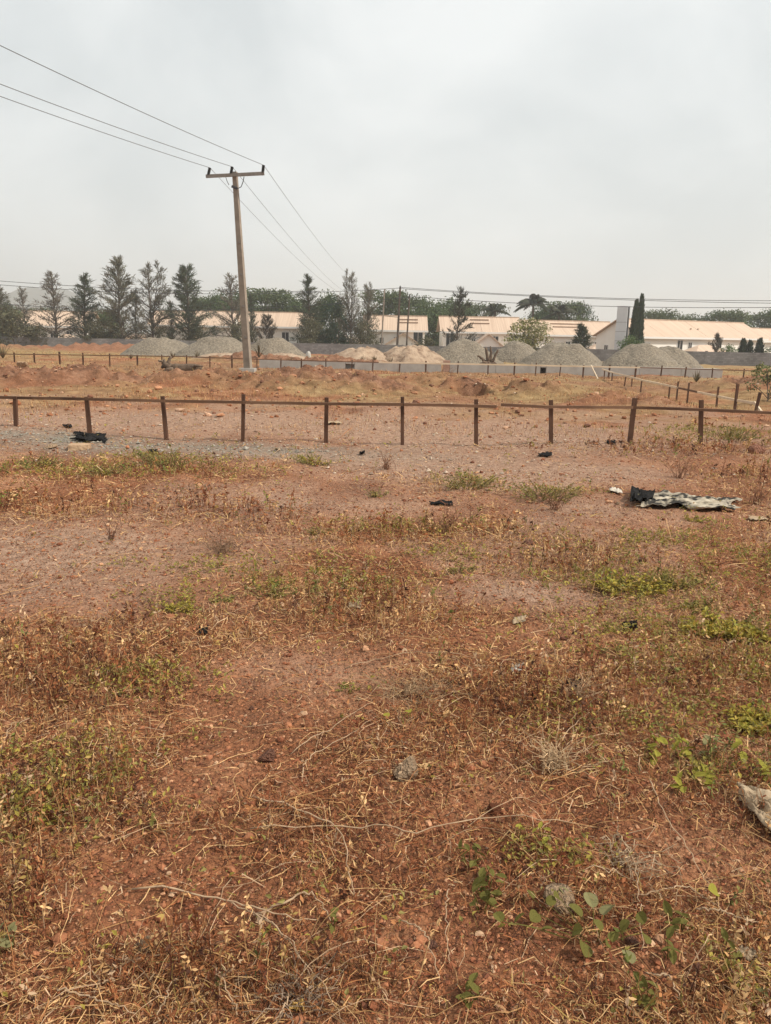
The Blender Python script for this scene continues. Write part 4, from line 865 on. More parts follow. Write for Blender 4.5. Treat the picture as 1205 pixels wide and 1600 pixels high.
def cloth(name, label, cat, corners, m_, seed, amp=.05, freq=7, nx=46, ny=30, lift=.012, thick=.004, ragged=.12, drift=(1.0, .35)):
    C = [np.array(gp(*c)) for c in corners]; o_ = sum(C)/4; u, v = np.meshgrid(np.linspace(0, 1, nx), np.linspace(0, 1, ny))
    uu = u+ragged*(fbm(v*4+seed, u*1.5, 3, seed)-.5)*(1.0); vv = v+ragged*1.4*(fbm(u*4-seed, v*1.5, 3, seed+4)-.5)
    P = (C[0][None, None]*((1-uu)*(1-vv))[..., None]+C[1][None, None]*(uu*(1-vv))[..., None]+C[2][None, None]*(uu*vv)[..., None]+C[3][None, None]*((1-uu)*vv)[..., None])
    a = fbm((u*drift[0]+v*drift[1])*freq*.35+seed, (v-u*.3)*freq, 4, seed+2); rid = 1-np.abs(a-.5)*4.0; b_ = fbm(u*freq*1.2+seed, v*freq*1.2, 3, seed+8)
    z = height(P[..., 0], P[..., 1])+lift+amp*np.clip(rid, 0, 1)+amp*.8*(b_-.35)*1.2; P[..., 2] = np.maximum(z, height(P[..., 0], P[..., 1])+.004)
    P[..., 0] += (fbm(u*6, v*6+seed, 2, seed+3)-.5)*amp*.7; P[..., 1] += (fbm(u*6+9, v*6+seed, 2, seed+5)-.5)*amp*.9
    i = (np.arange(ny-1)*nx)[:, None]+np.arange(nx-1)[None]; me = mesh_np(name, P.reshape(-1, 3)-o_, np.stack([i, i+1, i+nx+1, i+nx], -1).reshape(-1, 4), smooth=True)
    o = link(name, me, m_, None, label, cat, loc=o_); md = o.modifiers.new('thickness', 'SOLIDIFY'); md.thickness = thick; return o
M['tarp'] = mat('printed_sheet', (.03, .026, .022), (.44, .38, .29), scale=5.5, rough=.8, c3=(.33, .28, .21), contrast=(.44, .60), detail=3, stretch=(.9, 1.6, 1))
M['plastic'] = mat('black_plastic', (.008, .008, .008), (.022, .02, .019), scale=8, rough=.8, spec=.05)
M['beige_cloth'] = mat('beige_cloth', (.28, .20, .125), (.43, .33, .22), scale=6, rough=.95, bump=.003, bscale=150)
M['white_plastic'] = mat('dirty_white_plastic', (.40, .35, .28), (.56, .50, .42), scale=6, rough=.8)
M['sack'] = mat('white_sack', (.42, .39, .34), (.55, .52, .47), scale=5, rough=.9)
cloth('torn_sheet', 'crumpled black and cream printed sheet lying on the ground', 'sheet', [(988, 797), (1140, 806), (1148, 786), (990, 770)], M['tarp'], 4, .048, 8, 64, 40, .004, .003, .34)
cloth('torn_sheet', 'black plastic bundle at the end of the crumpled printed sheet', 'plastic', [(982, 796), (1012, 797), (1024, 775), (986, 770)], M['plastic'], 6, .06, 5, 24, 20, .02)
cloth('plastic_sheet', 'black plastic sheet crumpled on the grey gravel strip', 'plastic', [(112, 691), (168, 692), (164, 683), (116, 683)], M['plastic'], 8, .04, 7, 44, 26, .006, .003, .5)
cloth('white_scrap', 'small white plastic scrap next to the crumpled printed sheet', 'scrap', [(952, 775), (972, 776), (970, 767), (953, 768)], M['white_plastic'], 9, .03, 4, 14, 10)
cloth('old_cloth', 'twisted beige cloth lying among the weeds', 'cloth', [(1160, 1268), (1235, 1345), (1290, 1290), (1150, 1240)], M['beige_cloth'], 12, .035, 5, 60, 44, .01, .004, .18, (.5, 1.2))
for k, (px, py, w, hh, lab) in enumerate([(240, 709, 18, 6, 'scrap of black plastic between the fence and the green weeds'), (106, 669, 18, 5, 'torn black scrap beside the fence post with a leaning top'), (852, 713, 26, 7, 'pair of small black lumps of litter before the fence'), (690, 788, 50, 6, 'flat black litter with thin straps on bare ground'), (433, 704, 9, 4, 'tiny black scrap on the grey gravel'), (566, 709, 10, 4, 'little black scrap on stony ground'), (522, 664, 30, 4, 'dull grey rubbish strewn behind a fence post'),
        (554, 945, 26, 10, 'ragged grey plastic strip in the dry stalks'), (898, 1068, 30, 14, 'black and white plastic scrap in the dry stems'), (808, 1044, 22, 10, 'curled pale plastic scrap beside a dark one'), (985, 980, 30, 10, 'dark plastic scrap under the leafy weeds'), (812, 968, 26, 10, 'dark grey plastic rag among dry weeds'), (318, 985, 18, 12, 'dark bluish scrap in dry grass'), (955, 693, 18, 5, 'thin dark scrap near the tilted fence post'), (1185, 815, 40, 10, 'grey brown torn bag at the edge of the clearing'), (1165, 1495, 40, 20, 'dirty grey bag half buried by soil'), (465, 1573, 26, 16, 'curled yellow dry leaf on dark straw')]):
    m_ = M['plastic'] if not any(s in lab for s in ('grey', 'pale', 'yellow')) else (M['concrete'] if 'grey-white' in lab else M['white_plastic'] if 'pale' in lab else M['beige_cloth'])
    if 'yellow' in lab: m_ = mat('yellow_leaf', (.45, .26, .07), (.6, .4, .14), scale=20)
    cloth('litter_scrap' if 'leaf' not in lab else 'dry_leaf', lab, 'litter' if 'leaf' not in lab else 'leaf', [(px-w*.38, py+hh*.4), (px+w*.38, py+hh*.45), (px+w*.35, py-hh*.4), (px-w*.38, py-hh*.3)], m_, 20+k, .018 if py > 780 else .035, 5, 18, 14, .006, .002, .3)
p = at(482, 553, 50); o = link('white_sack', rock_mesh(55, 3, .3, 1.0), M['sack'], None, 'small white sack standing at the foot of the sand', 'sack', loc=(p[0], 50, gh(p[0], 50)+.3)); o.scale = (.24, .2, .34)

# ------------------------------------------------------------------ dry growth, straw, stones on the ground
rng = np.random.default_rng(77); random.seed(77)
def sample(n, y0, y1, p, keep=None, side=.60, pad=1.25):
    u = rng.random(n); a = 1-p
    y = (y0**a+u*(y1**a-y0**a))**(1/a) if abs(a) > 1e-6 else y0*(y1/y0)**u
    x = rng.uniform(-1, 1, n)*(side*y+pad)
    if keep is not None:
        k = rng.random(n) < keep(x, y); x, y = x[k], y[k]
    return x, y
PAL = np.array([(.63, .40, .19), (.50, .285, .12), (.38, .165, .064), (.28, .098, .037), (.18, .054, .022), (.51, .345, .21), (.085, .034, .019), (.38, .255, .078)])
def dry_cols(x, y, per, green=0.0):
    n = len(x); red = np.clip(blob(DRYW, x, y)*.5+.5*sstep(.42, .6, fbm(x*.8, y*.8, 3, 95))+.35*sstep(3.4, 1.8, y)+.1, 0, 1); lu = blob(LUSH, x, y)  # mix turns redder near the camera, and darker to stand in for shade
    w = np.stack([1.55-red, 1.55-red, .9+0*red, .4+1.3*red, .25+1.1*red, .6-.3*red, .25+.9*red, .3+lu], 1); w /= w.sum(1, keepdims=True); c = np.cumsum(w, 1)
    k = (rng.random((n, 1)) > c).sum(1).clip(0, 7); col = PAL[k]*(1+rng.uniform(-.22, .22, (n, 1)))
    g = rng.random(n) < np.clip(lu*.75*green+.03*green, 0, .8); col[g] = np.array([.17, .17, .045])*(1+rng.uniform(-.35, .35, (g.sum(), 1)))*(1+rng.uniform(-.15, .15, (g.sum(), 3)))
    return np.repeat(np.clip(col, .01, .85), per, 0)
def stuff(name, V, Fc, col, m_): return link(name, mesh_np(name, V, Fc, col), m_, kind='stuff')

# short straws and bits of stalk lying about
x, y = sample(350000, 1.0, 13, 1.2, lambda x, y: np.clip(cover(x, y)*1.0, .08, 1)); n = len(x)
L = rng.lognormal(math.log(.028), .55, n)*(.75+.10*y); az = rng.uniform(0, math.pi*2, n); el = rng.normal(0, .28, n)
d = np.stack([np.cos(az)*np.cos(el), np.sin(az)*np.cos(el), np.sin(el)], 1); c0 = np.stack([x, y, height(x, y)+rng.exponential(.006, n)+np.abs(d[:, 2])*L*.5+.002], 1)
bend = rng.normal(0, .18, (n, 3))*L[:, None]; f = np.array([-.5, 0, .5]); P = c0[:, None]+d[:, None]*L[:, None, None]*f[None, :, None]; P[:, 1] += bend
w = rng.uniform(.0005, .0012, n)*(.8+.32*y); sd_ = unit(np.cross(d, np.stack([rng.normal(0, .5, n), rng.normal(0, .5, n), np.ones(n)], 1)))
V, Q = strips(P, sd_, np.stack([w, w, w*.6], 1)); stuff('straw_litter', V, Q, dry_cols(x, y, 6), M['straw'])

# crumbled leaf flakes
x, y = sample(80000, 1.0, 11, 1.3, lambda x, y: np.clip(cover(x, y)*1.1, .1, 1)); n = len(x)
Nn = unit(rng.normal(0, .55, (n, 3))+np.array([0, 0, 1])); Dv = unit(np.cross(Nn, rdir(n))); L = rng.uniform(.005, .013, n)*(.8+.18*y)
V, Fc = leaves(np.stack([x, y, height(x, y)+rng.exponential(.006, n)+.003], 1), Dv, Nn, L, L*rng.uniform(.35, .8, n), .35); stuff('leaf_litter', V, Fc, dry_cols(x, y, 5)*.7, M['straw'])

# tufts of short dry grass
def tufts(name, nt, y0, y1, p, keep, hmin, hmax, bl, spread, wk, green=1.0, K=4):
    x, y = sample(nt, y0, y1, p, keep); nt = len(x); ht = rng.uniform(hmin, hmax, nt)*(.6+.8*cover(x, y)); ti = np.repeat(np.arange(nt), rng.integers(bl[0], bl[1], nt)); n = len(ti)
    ox = x[ti]+rng.normal(0, spread, n); oy = y[ti]+rng.normal(0, spread, n); az = rng.uniform(0, 2*math.pi, n); lean = np.abs(rng.normal(0, .65, n)); h = ht[ti]*rng.uniform(.4, 1.15, n); h = h*np.exp(-.25*lean)
    t = np.linspace(0, 1, K)[None]; hor = (lean*h)[:, None]*(t**1.6); P = np.stack([ox[:, None]+np.cos(az)[:, None]*hor, oy[:, None]+np.sin(az)[:, None]*hor, height(ox, oy)[:, None]-.004+h[:, None]*t*(1-.22*lean[:, None].clip(0, 1.6)*t)], -1)
    P[:, 1:] += rng.normal(0, .05, (n, K-1, 3))*h[:, None, None]; w = rng.uniform(.0005, .0012, n)*(.75+wk*oy); W = w[:, None]*np.linspace(1, .35, K)[None]
    S = np.stack([-np.sin(az+rng.normal(0, .8, n)), np.cos(az), rng.normal(0, .2, n)], 1); V, Q = strips(P, unit(S), W); return stuff(name, V, Q, dry_cols(ox, oy, 2*K, green), M['straw'])
tufts('dry_grass', 13500, 1.15, 13, 1.0, lambda x, y: np.clip((cover(x, y)-.12)*1.1, 0, 1), .03, .10, (5, 13), .03, .30)
tufts('dry_grass', 11500, 12.5, 62, .8, lambda x, y: np.clip(sstep(.38, .58, fbm(x*.25, y*.25, 4, 81))+.15-np.clip(mound_h(x, y)*1.2, 0, .7), 0.05, 1), .06, .20, (4, 9), .14, .22, 1.0, 3)

# dry forbs: upright stems with small brittle leaves and seed heads
x, y = sample(13500, 1.2, 15, 1.0, lambda x, y: np.clip((cover(x, y)-.3)*1.2+.55*blob(DRYW, x, y), 0, 1)); n = len(x)
h = rng.uniform(.05, .17, n)*(1+.5*blob(DRYW, x, y)); az = rng.uniform(0, 6.28, n); ln = np.abs(rng.normal(0, .3, n)); K = 4; t = np.linspace(0, 1, K)[None]
P = np.stack([x[:, None]+np.cos(az)[:, None]*(ln*h)[:, None]*t**1.4, y[:, None]+np.sin(az)[:, None]*(ln*h)[:, None]*t**1.4, height(x, y)[:, None]-.005+h[:, None]*t], -1); P[:, 1:] += rng.normal(0, .04, (n, K-1, 3))*h[:, None, None]
V1, Q1 = tubes3(P, (rng.uniform(.0008, .0016, n)*(.8+.22*y))[:, None]*np.linspace(1, .5, K)[None]); c1 = dry_cols(x, y, 3*K)*.75
nb_ = 11; s = rng.uniform(.25, 1.0, (n, nb_)); ks = s*(K-1); k0 = np.clip(ks.astype(int), 0, K-2); fr = (ks-k0)[..., None]; ii = np.arange(n)[:, None]; pos = (P[ii, k0]*(1-fr)+P[ii, k0+1]*fr).reshape(-1, 3); m2 = len(pos)
Dv = unit(rng.normal(0, 1, (m2, 3))+np.array([0, 0, .35])); yy = np.repeat(y, nb_); L2 = rng.uniform(.007, .022, m2)*(.8+.14*yy); f = np.array([0, .5, 1.0]); C = pos[:, None]+Dv[:, None]*L2[:, None, None]*f[None, :, None]
V2, Q2 = strips(C, unit(np.cross(Dv, rdir(m2))), np.stack([L2*.06, L2*.22, L2*.03], 1)); c2 = np.repeat(dry_cols(x, y, nb_, 1.2), 6, 0)
stuff('dry_weeds', np.vstack([V1, V2]), np.vstack([Q1, Q2+len(V1)]), np.vstack([c1, c2]), M['straw'])

# small yellow-green leaves coming up through the dry growth
GRN = LUSH+[(*gxy(560, 880), .5, .25), (*gxy(700, 870), .6, .3), (*gxy(1080, 990), .8, .5), (*gxy(1020, 900), .8, .3), (*gxy(1190, 1060), .4, .4), (*gxy(1120, 860), 1.2, .7), (*gxy(1080, 1120), .6, .4), (*gxy(620, 820), .8, .3), (*gxy(60, 1260), .25, .2), (*gxy(450, 900), .9, .35), (*gxy(1120, 1150), .35, .2), (*gxy(920, 910), .5, .2), (*gxy(170, 745), 1.2, .3), (*gxy(340, 740), .8, .3), (*gxy(1140, 840), .5, .4), (*gxy(100, 1200), .3, .2), (*gxy(250, 1060), .35, .2), (*gxy(1120, 1560), .2, .1), (*gxy(830, 1330), .2, .1)]
x, y = sample(66000, 1.3, 14, .8, lambda x, y: np.clip(blob(GRN, x, y)*.7-.06, .014, .8)*(vnoise(x*4, y*4, 97) > .4)); n = len(x); xi, yi = np.repeat(x, 5)+rng.normal(0, .02, n*5), np.repeat(y, 5)+rng.normal(0, .02, n*5); m_ = n*5
Dv = unit(rng.normal(0, 1, (m_, 3))*np.array([1, 1, .6])+np.array([0, 0, .5])); L = rng.uniform(.010, .028, m_)*(.8+.1*yi)
V, Fc = leaves(np.stack([xi, yi, height(xi, yi)+rng.uniform(0, .06, m_)], 1), Dv, unit(rng.normal(0, .5, (m_, 3))+np.array([0, 0, 1])), L, L*.5); gc = np.where(rng.random((m_, 1)) < .5, np.array([[.34, .27, .055]]), np.array([[.25, .21, .06]]))*(1+rng.uniform(-.3, .3, (m_, 1)))
stuff('low_weeds', V, Fc, np.repeat(gc, 5, 0), M['leaf'])

# loose small stones and clods
OCT = np.array([(1, 0, 0), (-1, 0, 0), (0, 1, 0), (0, -1, 0), (0, 0, 1), (0, 0, -1)], float); OF = np.array([(0, 2, 4), (2, 1, 4), (1, 3, 4), (3, 0, 4), (2, 0, 5), (1, 2, 5), (3, 1, 5), (0, 3, 5)])
ph = (1+5**.5)/2; ICO = unit(np.array([(-1, ph, 0), (1, ph, 0), (-1, -ph, 0), (1, -ph, 0), (0, -1, ph), (0, 1, ph), (0, -1, -ph), (0, 1, -ph), (ph, 0, -1), (ph, 0, 1), (-ph, 0, -1), (-ph, 0, 1)]))
IF = np.array([(0, 11, 5), (0, 5, 1), (0, 1, 7), (0, 7, 10), (0, 10, 11), (1, 5, 9), (5, 11, 4), (11, 10, 2), (10, 7, 6), (7, 1, 8), (3, 9, 4), (3, 4, 2), (3, 2, 6), (3, 6, 8), (3, 8, 9), (4, 9, 5), (2, 4, 11), (6, 2, 10), (8, 6, 7), (9, 8, 1)])
def stones(name, x, y, r, col, base=ICO, fc=IF, sink=.3, flat=.7):
    n = len(x); k = len(base); V = base[None]*(1+rng.uniform(-.32, .32, (n, k, 1))); a = rng.uniform(0, 6.28, n); ca, sa = np.cos(a)[:, None], np.sin(a)[:, None]
    V = V*np.stack([rng.uniform(.75, 1.3, n), rng.uniform(.75, 1.1, n), flat*rng.uniform(.7, 1.15, n)], 1)[:, None]; V = np.stack([V[..., 0]*ca-V[..., 1]*sa, V[..., 0]*sa+V[..., 1]*ca, V[..., 2]], -1)*r[:, None, None]
    V += np.stack([x, y, height(x, y)+r*sink], 1)[:, None]; return stuff(name, V.reshape(-1, 3), (fc[None]+(np.arange(n)*k)[:, None, None]).reshape(-1, 3), np.repeat(col, k, 0), M['stone'])
x, y = sample(14000, 1.05, 13, 1.1, lambda x, y: np.clip(1.15-cover(x, y), .15, 1)); n = len(x)
RC = np.array([(.33, .135, .065), (.24, .085, .04), (.42, .22, .12), (.48, .30, .18), (.17, .065, .035)]); r = rng.lognormal(math.log(.0055), .5, n).clip(.002, .022)*(.85+.07*y)
stones('loose_stones', x, y, r, RC[rng.choice(5, n, p=[.32, .28, .18, .05, .17])]*(1+rng.uniform(-.2, .2, (n, 1))))
x, y = sample(105000, 1.0, 9, 1.3, lambda x, y: np.clip(1.15-cover(x, y), .25, 1)); n = len(x)
stones('soil_crumbs', x, y, rng.lognormal(math.log(.0034), .45, n).clip(.0015, .012)*(.85+.12*y), RC[rng.choice(5, n, p=[.34, .30, .14, .02, .20])]*(1+rng.uniform(-.2, .2, (n, 1))), OCT[:5], OF[:4])
x, y = sample(17000, 8.5, 16, .3, lambda x, y: np.clip(blob(GREY, x, y)*1.2*(.3+fbm(x*1.5, y*2.5, 4, 61))+.35*blob(STONY, x, y)+.02, 0, 1)); n = len(x)
gy = np.clip(blob(GREY, x, y)*1.4, 0, 1)[:, None]; GC = np.array([(.29, .255, .205), (.20, .175, .14), (.35, .31, .255)])[rng.integers(0, 3, n)]*gy+(1-gy)*np.array([(.36, .25, .18), (.27, .17, .115), (.47, .36, .27)])[rng.integers(0, 3, n)]
stones('gravel_strip', x, y, rng.lognormal(math.log(.013), .4, n).clip(.005, .04), GC*(1+rng.uniform(-.2, .2, (n, 1))), OCT, OF)
x, y = sample(16000, 14, 45, .4, lambda x, y: np.clip(mound_h(x, y)*3+.25, 0, 1)); n = len(x)
RC2 = np.array([(.40, .19, .10), (.28, .11, .05), (.50, .30, .19), (.60, .46, .34), (.16, .07, .04)])
stones('earth_clods', x, y, rng.lognormal(math.log(.024), .55, n).clip(.01, .10), RC2[rng.choice(5, n, p=[.32, .34, .10, .02, .22])]*(1+rng.uniform(-.2, .2, (n, 1))), ICO, IF)

# bent dry stalks and vines lying over the straw
def lay_curve(x0, y0, az, L, K, wob, lift):
    n = len(x0); t = np.linspace(0, 1, K); a = az[:, None]+np.cumsum(rng.normal(0, wob, (n, K)), 1); st = (L/(K-1))[:, None]
    X_ = x0[:, None]+np.cumsum(np.cos(a)*st, 1); Y_ = y0[:, None]+np.cumsum(np.sin(a)*st, 1); return np.stack([X_, Y_, height(X_, Y_)+lift[:, None]*(np.sin(t*3.14)[None]*.9+.1)+.004], -1)
TANG = [(*gxy(640, 1080), .35, .2), (*gxy(640, 1180), .35, .25), (*gxy(480, 1290), .3, .12), (*gxy(860, 1180), .25, .2), (*gxy(430, 1540), .3, .1), (*gxy(700, 1330), .3, .12), (*gxy(1000, 1380), .3, .16), (*gxy(345, 860), .5, .25), (*gxy(1050, 1560), .3, .1), (*gxy(80, 1150), .3, .2), (*gxy(950, 1010), .5, .2), (*gxy(900, 1300), .25, .15), (*gxy(250, 1540), .3, .08)]
x, y = sample(14000, 1.05, 8.5, 1.1, lambda x, y: np.clip(.22+.8*blob(TANG, x, y), 0, 1)*np.clip(cover(x, y)*2, .15, 1)); n = len(x)
L = rng.uniform(.06, .34, n); P = lay_curve(x, y, rng.uniform(0, 6.28, n), L, 7, .26, rng.exponential(.018, n)); K = 7
V, Q = tubes3(P, (rng.uniform(.0007, .0016, n)*(.8+.18*y))[:, None]*np.linspace(1, .5, K)[None]); cc_ = PAL[rng.choice([0, 1, 5, 2, 6], n, p=[.24, .22, .18, .16, .20])]*(1+rng.uniform(-.2, .25, (n, 1))); stuff('dry_stalks', V, Q, np.repeat(cc_, 3*K, 0), M['straw'])

# single long twigs
M['twig'] = mat('dry_twig', (.27, .17, .10), (.50, .35, .22), scale=12, rough=.85)
TWIG = ['long thin twig bending over pale straw toward the rust-red stone', 'twig with a sharp elbow crossing the long thin twig', 'thick curved dark twig with a hooked end', 'straight thin stalk running down from the thick hooked twig', 'long straight twig slanting toward the glowing yellow leaf', 'thick bent twig on red soil beyond the glowing yellow leaf', 'arched twig above the drab green rosette', 'upright stalk running past the round-leaved weed', 'long low twig on the soil leading to the thick hooked twig', 'stiff stalk falling from the long low twig to the dark tangle', 'short crooked twig on brown forbs', 'slanting thin stalk over dark soil near a dull red stone', 'near straight stalk below the spiky hollow weed', 'dry twig lying in dark straw close to the wedge-shaped stone', 'pale stalk reaching from the lone reddish stone to the straw mat', 'second pale stalk beside the lone reddish stone', 'short whitish twig below the round-leaved weed', 'stiff pale stalk rising beside the straw-coloured clump', 'short stalk tipped into dark straw', 'long grey stalk lying on the flattened mat', 'bent stalk in forbs near a straw hollow', 'leaning stalk crossing the dark straw', 'short stalk beside the curled yellow leaf']
for k, (pts, r) in enumerate([
    ([(390, 1299), (500, 1296), (595, 1298), (624, 1319), (699, 1305), (765, 1292), (840, 1289), (930, 1291)], .0036), ([(395, 1247), (516, 1295), (541, 1324), (545, 1373), (553, 1392)], .0042), ([(392, 1433), (440, 1420), (475, 1406), (500, 1411), (516, 1440)], .0055), ([(392, 1423), (450, 1473), (500, 1545), (540, 1598)], .003),
    ([(1014, 1224), (1037, 1282), (1087, 1357), (1122, 1400)], .0036), ([(1088, 1422), (1120, 1432), (1145, 1441), (1184, 1441)], .0048), ([(990, 1394), (1040, 1391), (1078, 1393), (1118, 1416)], .0034), ([(966, 1300), (984, 1335), (995, 1373), (998, 1430), (1001, 1492)], .0032), ([(205, 1385), (332, 1409), (400, 1428), (458, 1447), (500, 1437)], .0042), ([(353, 1405), (430, 1450), (470, 1500), (500, 1553)], .003),
    ([(257, 1143), (248, 1165), (245, 1195)], .0034), ([(626, 1440), (665, 1481), (686, 1535)], .0032), ([(699, 1386), (696, 1440), (702, 1508)], .003), ([(90, 1545), (170, 1570), (225, 1590)], .0036), ([(455, 1180), (520, 1150), (580, 1100)], .003), ([(470, 1210), (490, 1185), (560, 1150), (590, 1120)], .003), ([(1010, 1532), (1040, 1545), (1070, 1590)], .004), ([(845, 1215), (875, 1170), (905, 1130), (930, 1105)], .0032),
    ([(240, 1600), (262, 1560), (280, 1525)], .003), ([(540, 1040), (620, 1028), (700, 1030), (770, 1038)], .003), ([(0, 1190), (18, 1150), (45, 1135)], .003), ([(372, 1590), (345, 1545), (330, 1505)], .003), ([(430, 1600), (448, 1575), (455, 1545)], .0036)]):
    G = np.array([gp(*p_) for p_ in pts]); t = np.linspace(0, 1, len(G)); f = np.linspace(0, 1, 22); C = np.stack([np.interp(f, t, G[:, j]) for j in range(3)], 1)
    for _ in range(3): C[1:-1] = (C[:-2]+2*C[1:-1]+C[2:])/4
    C[:, :2] += rng.normal(0, .0035, (22, 2)); C[:, 2] = height(C[:, 0], C[:, 1])+.012+.035*np.sin(f*3.14)*rng.uniform(.3, 1)+rng.normal(0, .002, 22); o_ = C[0].copy(); q = MB(); q.tube(C-o_, np.linspace(r*.72, r*.35, 22), 6)
    link('dry_twig', q.mesh('dry_twig', True), M['twig'], None, TWIG[k], 'twig', 'long dry twigs on the ground', loc=o_)

# wiry dry bushes standing in the straw
def wiry(px, py, wpx, n, label, col, up=.8, r=.0016):
    g = gp(px, py); s = 1.45*wpx/F*math.hypot(g[1], 1.6)/2; az = rng.uniform(0, 6.28, n); lean = rng.uniform(.1, 1.1, n)/up; K = 7; t = np.linspace(0, 1, K)[None]; h = s*rng.uniform(.5, 1.2, n)*up
    P = np.stack([rng.normal(0, s*.15, n)[:, None]+np.cos(az)[:, None]*(lean*h)[:, None]*t**1.3, rng.normal(0, s*.15, n)[:, None]+np.sin(az)[:, None]*(lean*h)[:, None]*t**1.3, h[:, None]*t*(1-.3*t)], -1); P[:, 1:] += rng.normal(0, .05*s, (n, K-1, 3))
    nn = n//2; i0 = rng.integers(0, n, nn); k0 = rng.integers(3, K-1, nn); p0 = P[i0, k0]; dv = unit(rng.normal(0, 1, (nn, 3))+np.array([0, 0, .4]))*s*.3; P2 = p0[:, None]+dv[:, None]*np.linspace(0, 1, K)[None, :, None]; P2[:, 1:] += rng.normal(0, .03*s, (nn, K-1, 3))
    A, Qa = tubes3(P, np.full((n, K), r)*np.linspace(1.2, .5, K)[None]); B, Qb = tubes3(P2, np.full((nn, K), r*.6)); root = thing('dry_bush', label, 'bush', g-np.array([0, 0, .01]))
    cl = np.asarray(col)[None]*(1+rng.uniform(-.3, .3, (n+nn, 1))); o = link('stems', mesh_np('stems', np.vstack([A, B]), np.vstack([Qa, Qb+len(A)]), np.repeat(cl, 3*K, 0)), M['straw'], root); o['kind'] = 'stuff'
wiry(348, 862, 100, 34, 'wiry bare grey-brown bush sprawling on the pale soil', (.20, .12, .07), .5, .0024)
wiry(868, 1205, 90, 60, 'pale straw-coloured clump of stiff dead stems', (.55, .38, .22), 1.1, .0018)
wiry(640, 1085, 150, 60, 'flattened mat of grey-brown dead stems', (.34, .22, .125), .35, .0016)
wiry(170, 850, 44, 10, 'thin upright dead weed with forked dark stems', (.16, .08, .05), 1.4, .003)
wiry(975, 1345, 110, 36, 'loose fan of pale dead stems near the yellow leaflet', (.46, .34, .22), .7, .0016)
wiry(455, 1555, 130, 46, 'dark tangle of dead grass with a yellow leaf on it', (.28, .2, .14), .45, .0016)
wiry(900, 1090, 90, 40, 'grey dead stems around the black and white scrap', (.40, .26, .15), .9, .0018)
for k, (px, py, w, lab) in enumerate([(1180, 790, 46, 'upright reddish dead weed beside the clearing'), (1060, 745, 40, 'brown dead weed above the printed sheet'), (15, 1000, 40, 'lone dark forked stalk in the dry grass'), (706, 590, 26, 'bare stalk on the red bank'), (605, 735, 36, 'pair of dead stalks on the stony ground'), (870, 800, 40, 'red-brown dead weed on the open ground'), (700, 830, 60, 'row of red-brown dead weeds by the green sprawl')]):
    wiry(px, py, w, 22, lab, (.21, .10, .055), 1.5, .0028 if py < 900 else .0016)

# ------------------------------------------------------------------ green weeds
def leafy(px, py, wpx, nst, nl, lsz, col, label, hgt=.6, name='green_weed', group=None):
    g = gp(px, py); s = wpx*1.2/F*math.hypot(g[1], 1.6)/2; root = thing(name, label, 'weed', g-np.array([0, 0, .01]), 0, group); K = 5
    az = rng.uniform(0, 6.28, nst); rad = s*rng.random(nst)**.5; h = s*hgt*.55*rng.uniform(.4, 1.3, nst); t = np.linspace(0, 1, K)[None]
    P = np.stack([np.cos(az)[:, None]*rad[:, None]*(.35+.65*t), np.sin(az)[:, None]*rad[:, None]*(.35+.65*t)*.8, h[:, None]*t], -1); P[:, 1:] += rng.normal(0, .04*s, (nst, K-1, 3)); hb = height(g[0]+P[..., 0], g[1]+P[..., 1])-g[2]; P[..., 2] += hb
    V, Q = tubes3(P, np.full((nst, K), .0014*(.8+.2*g[1]))); o = link('stems', mesh_np('stems', V, Q, np.full((len(V), 3), (.2, .16, .06))), M['leaf'], root); o['kind'] = 'stuff'
    m_ = nst*nl; ii = np.repeat(np.arange(nst), nl); ss = rng.uniform(.25, 1, m_)*(K-1); k0 = np.clip(ss.astype(int), 0, K-2); fr = (ss-k0)[:, None]; pos = P[ii, k0]*(1-fr)+P[ii, k0+1]*fr
    Dv = unit(rng.normal(0, 1, (m_, 3))*np.array([1, 1, .5])+np.array([0, 0, .35])); Nn = unit(rng.normal(0, .4, (m_, 3))+np.array([0, 0, 1])); L = lsz*rng.uniform(.6, 1.25, m_); V, Fc = leaves(pos, Dv, Nn, L, L*.5)
    c = np.asarray(col)[None]*(1+rng.uniform(-.35, .35, (m_, 1)))*(1+rng.uniform(-.12, .12, (m_, 3))); o = link('foliage', mesh_np('foliage', V, Fc, np.repeat(c, 5, 0)), M['leaf'], root); o['kind'] = 'stuff'; return root
YG = (.37, .29, .05); OG = (.28, .225, .06)
